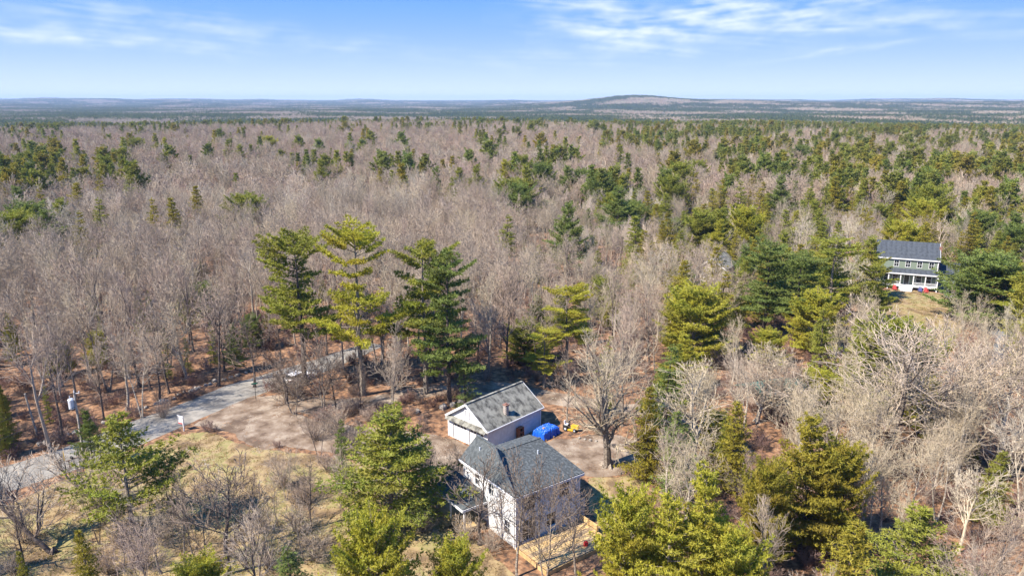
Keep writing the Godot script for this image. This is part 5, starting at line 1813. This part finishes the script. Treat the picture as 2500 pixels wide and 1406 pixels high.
	var ch1 := [2.9, 1.3, 3.8, 2.6]
	var ch2 := [0.9, 1.3, 1.8, 2.6]
	wall(c, Vector3(-6, 0, 0), 0.0, 6.0, 3.6, [ch1, ch2], M.cream)
	window(c, Vector3(-6, 0, 0), 0.0, ch1)
	window(c, Vector3(-6, 0, 0), 0.0, ch2)
	wall(c, Vector3(0, 0, 0), PI / 2, 9.0, 3.6, [], M.cream)
	wall(c, Vector3(-6, 0, -9.0), -PI / 2, 9.0, 3.6, [], M.cream)
	wall(c, Vector3(0, 0, -9.0), PI, 6.0, 3.6, [], M.cream)
	var cg := MB.new()
	for z in [-0.1, -8.9]:
		cg.slab([Vector3(-6, 3.6, z), Vector3(-3, 5.7, z), Vector3(0, 3.6, z)], 0.01)
	part("gable_wall", cg, M.cream, c)
	var cr := MB.new()
	cr.slab([Vector3(0.35, 3.4, 0.4), Vector3(-3, 5.85, 0.4), Vector3(-3, 5.85, -9.4), Vector3(0.35, 3.4, -9.4)], 0.12)
	cr.slab([Vector3(-3, 5.85, 0.4), Vector3(-6.35, 3.4, 0.4), Vector3(-6.35, 3.4, -9.4), Vector3(-3, 5.85, -9.4)], 0.12)
	var crr := part("roof", cr, M.shingle_old, c)
	var cf := MB.new()
	cf.bar(Vector3(0.35, 3.3, 0.42), Vector3(-3, 5.75, 0.42), 0.06, 0.24)
	cf.bar(Vector3(-6.35, 3.3, 0.42), Vector3(-3, 5.75, 0.42), 0.06, 0.24)
	part("fascia", cf, M.trim, crr)
	# teal-roofed shed
	var s := thing("teal_roofed_shed", "low shed with teal metal roof hidden behind bare trees", "shed", Vector3(40.6, 0, -90.2), 0.35)
	wall(s, Vector3(-7.5, 0, -0.4), 0.0, 7.3, 2.1, [[3.0, 0.8, 4.0, 1.7]], M.wood_old)
	window(s, Vector3(-7.5, 0, -0.4), 0.0, [3.0, 0.8, 4.0, 1.7])
	wall(s, Vector3(-0.2, 0, -0.4), PI / 2, 7.0, 2.1, [], M.wood_old)
	wall(s, Vector3(-7.5, 0, -7.4), -PI / 2, 7.0, 2.1, [], M.wood_old)
	wall(s, Vector3(-0.2, 0, -7.4), PI, 7.3, 2.1, [], M.wood_old)
	var sr := MB.new()
	sr.slab([Vector3(-7.8, 2.15, 0), Vector3(-7.8, 3.4, -3.9), Vector3(0.1, 3.4, -3.9), Vector3(0.1, 2.15, 0)], 0.08)
	sr.slab([Vector3(-7.8, 3.4, -3.9), Vector3(-7.8, 2.15, -7.8), Vector3(0.1, 2.15, -7.8), Vector3(0.1, 3.4, -3.9)], 0.08)
	for i in 14:
		var x := -7.7 + i * 0.59
		sr.bar(Vector3(x, 2.2, 0), Vector3(x, 3.44, -3.9), 0.04, 0.05)
	var srr := part("roof", sr, M.teal, s)
	var sf := MB.new()
	sf.bar(Vector3(-7.8, 2.06, 0.03), Vector3(0.1, 2.06, 0.03), 0.05, 0.18)
	part("fascia", sf, M.trim, srr)
	# white house far off in the woods
	var w := thing("gabled_house", "tiny white gabled house far off in the brown woods", "house", Vector3(-296.0, hgt(-296.0, -468.0), -468.0), 0.5)
	var wb := MB.new()
	wb.span(Vector3(-5, -2, -8), Vector3(5, 5, 8))
	gable(wb, -5, 10.0, -8, 8, 0, 5, 5)
	part("wall", wb, M.trim, w)
	wb = MB.new()
	wb.slab([Vector3(-5.6, 4.8, 8.5), Vector3(0, 9.5, 8.5), Vector3(0, 9.5, -8.5), Vector3(-5.6, 4.8, -8.5)], 0.2)
	wb.slab([Vector3(0, 9.5, 8.5), Vector3(5.6, 4.8, 8.5), Vector3(5.6, 4.8, -8.5), Vector3(0, 9.5, -8.5)], 0.2)
	part("roof", wb, M.metal_grey, w)
	wb = MB.new()
	wb.tri(Vector3(-5, 5, 8.01), Vector3(0, 9.3, 8.01), Vector3(5, 5, 8.01))
	part("gable_wall", wb, M.trim, w)
	for x in [-2.5, 2.5]:
		wb = MB.new()
		wb.box(Vector3(x, 3.2, 8.0), Vector3(1.2, 1.6, 0.1))
		part("window", wb, M.glass, w)

func _ready() -> void:
	build_view()
	make_materials()
	build_land()
	clear_polys = [road_poly, lane_poly, drive_poly, yard_poly, lawn_poly, side_lawn_poly, neighbour_lawn_poly, neighbour_drive_poly, rect(2.0, -86.0, 15.0, 12.0, 0.81), rect(4.0, -62.0, 14.0, 16.0, 0.63), rect(85.0, -158.0, 26.0, 20.0, -0.4), rect(46.0, -164.0, 12.0, 14.0, -0.5), rect(38.5, -94.8, 9.0, 8.0, 0.35), house_yard_poly, rect(-44.0, -83.0, 9.0, 10.0, 0.6), rect(-55.0, -73.0, 8.0, 8.0, 0.6), porch_view_poly, rect(-13.5, -77.5, 13.0, 9.0, 0.5), rect(-50.0, -64.0, 12.0, 10.0, 0.6), rect(-45.0, -69.0, 9.0, 14.0, 0.3), rect(99.0, -188.0, 6.0, 18.0, -0.47)]
	print("land ", Time.get_ticks_msec())
	build_things()
	print("things ", Time.get_ticks_msec())
	make_kinds()
	print("kinds ", Time.get_ticks_msec())
	build_heroes()
	build_woods()
	print("woods ", Time.get_ticks_msec())
	build_far_woods()
	print("far ", Time.get_ticks_msec())
	build_undergrowth()
	print("done ", Time.get_ticks_msec())
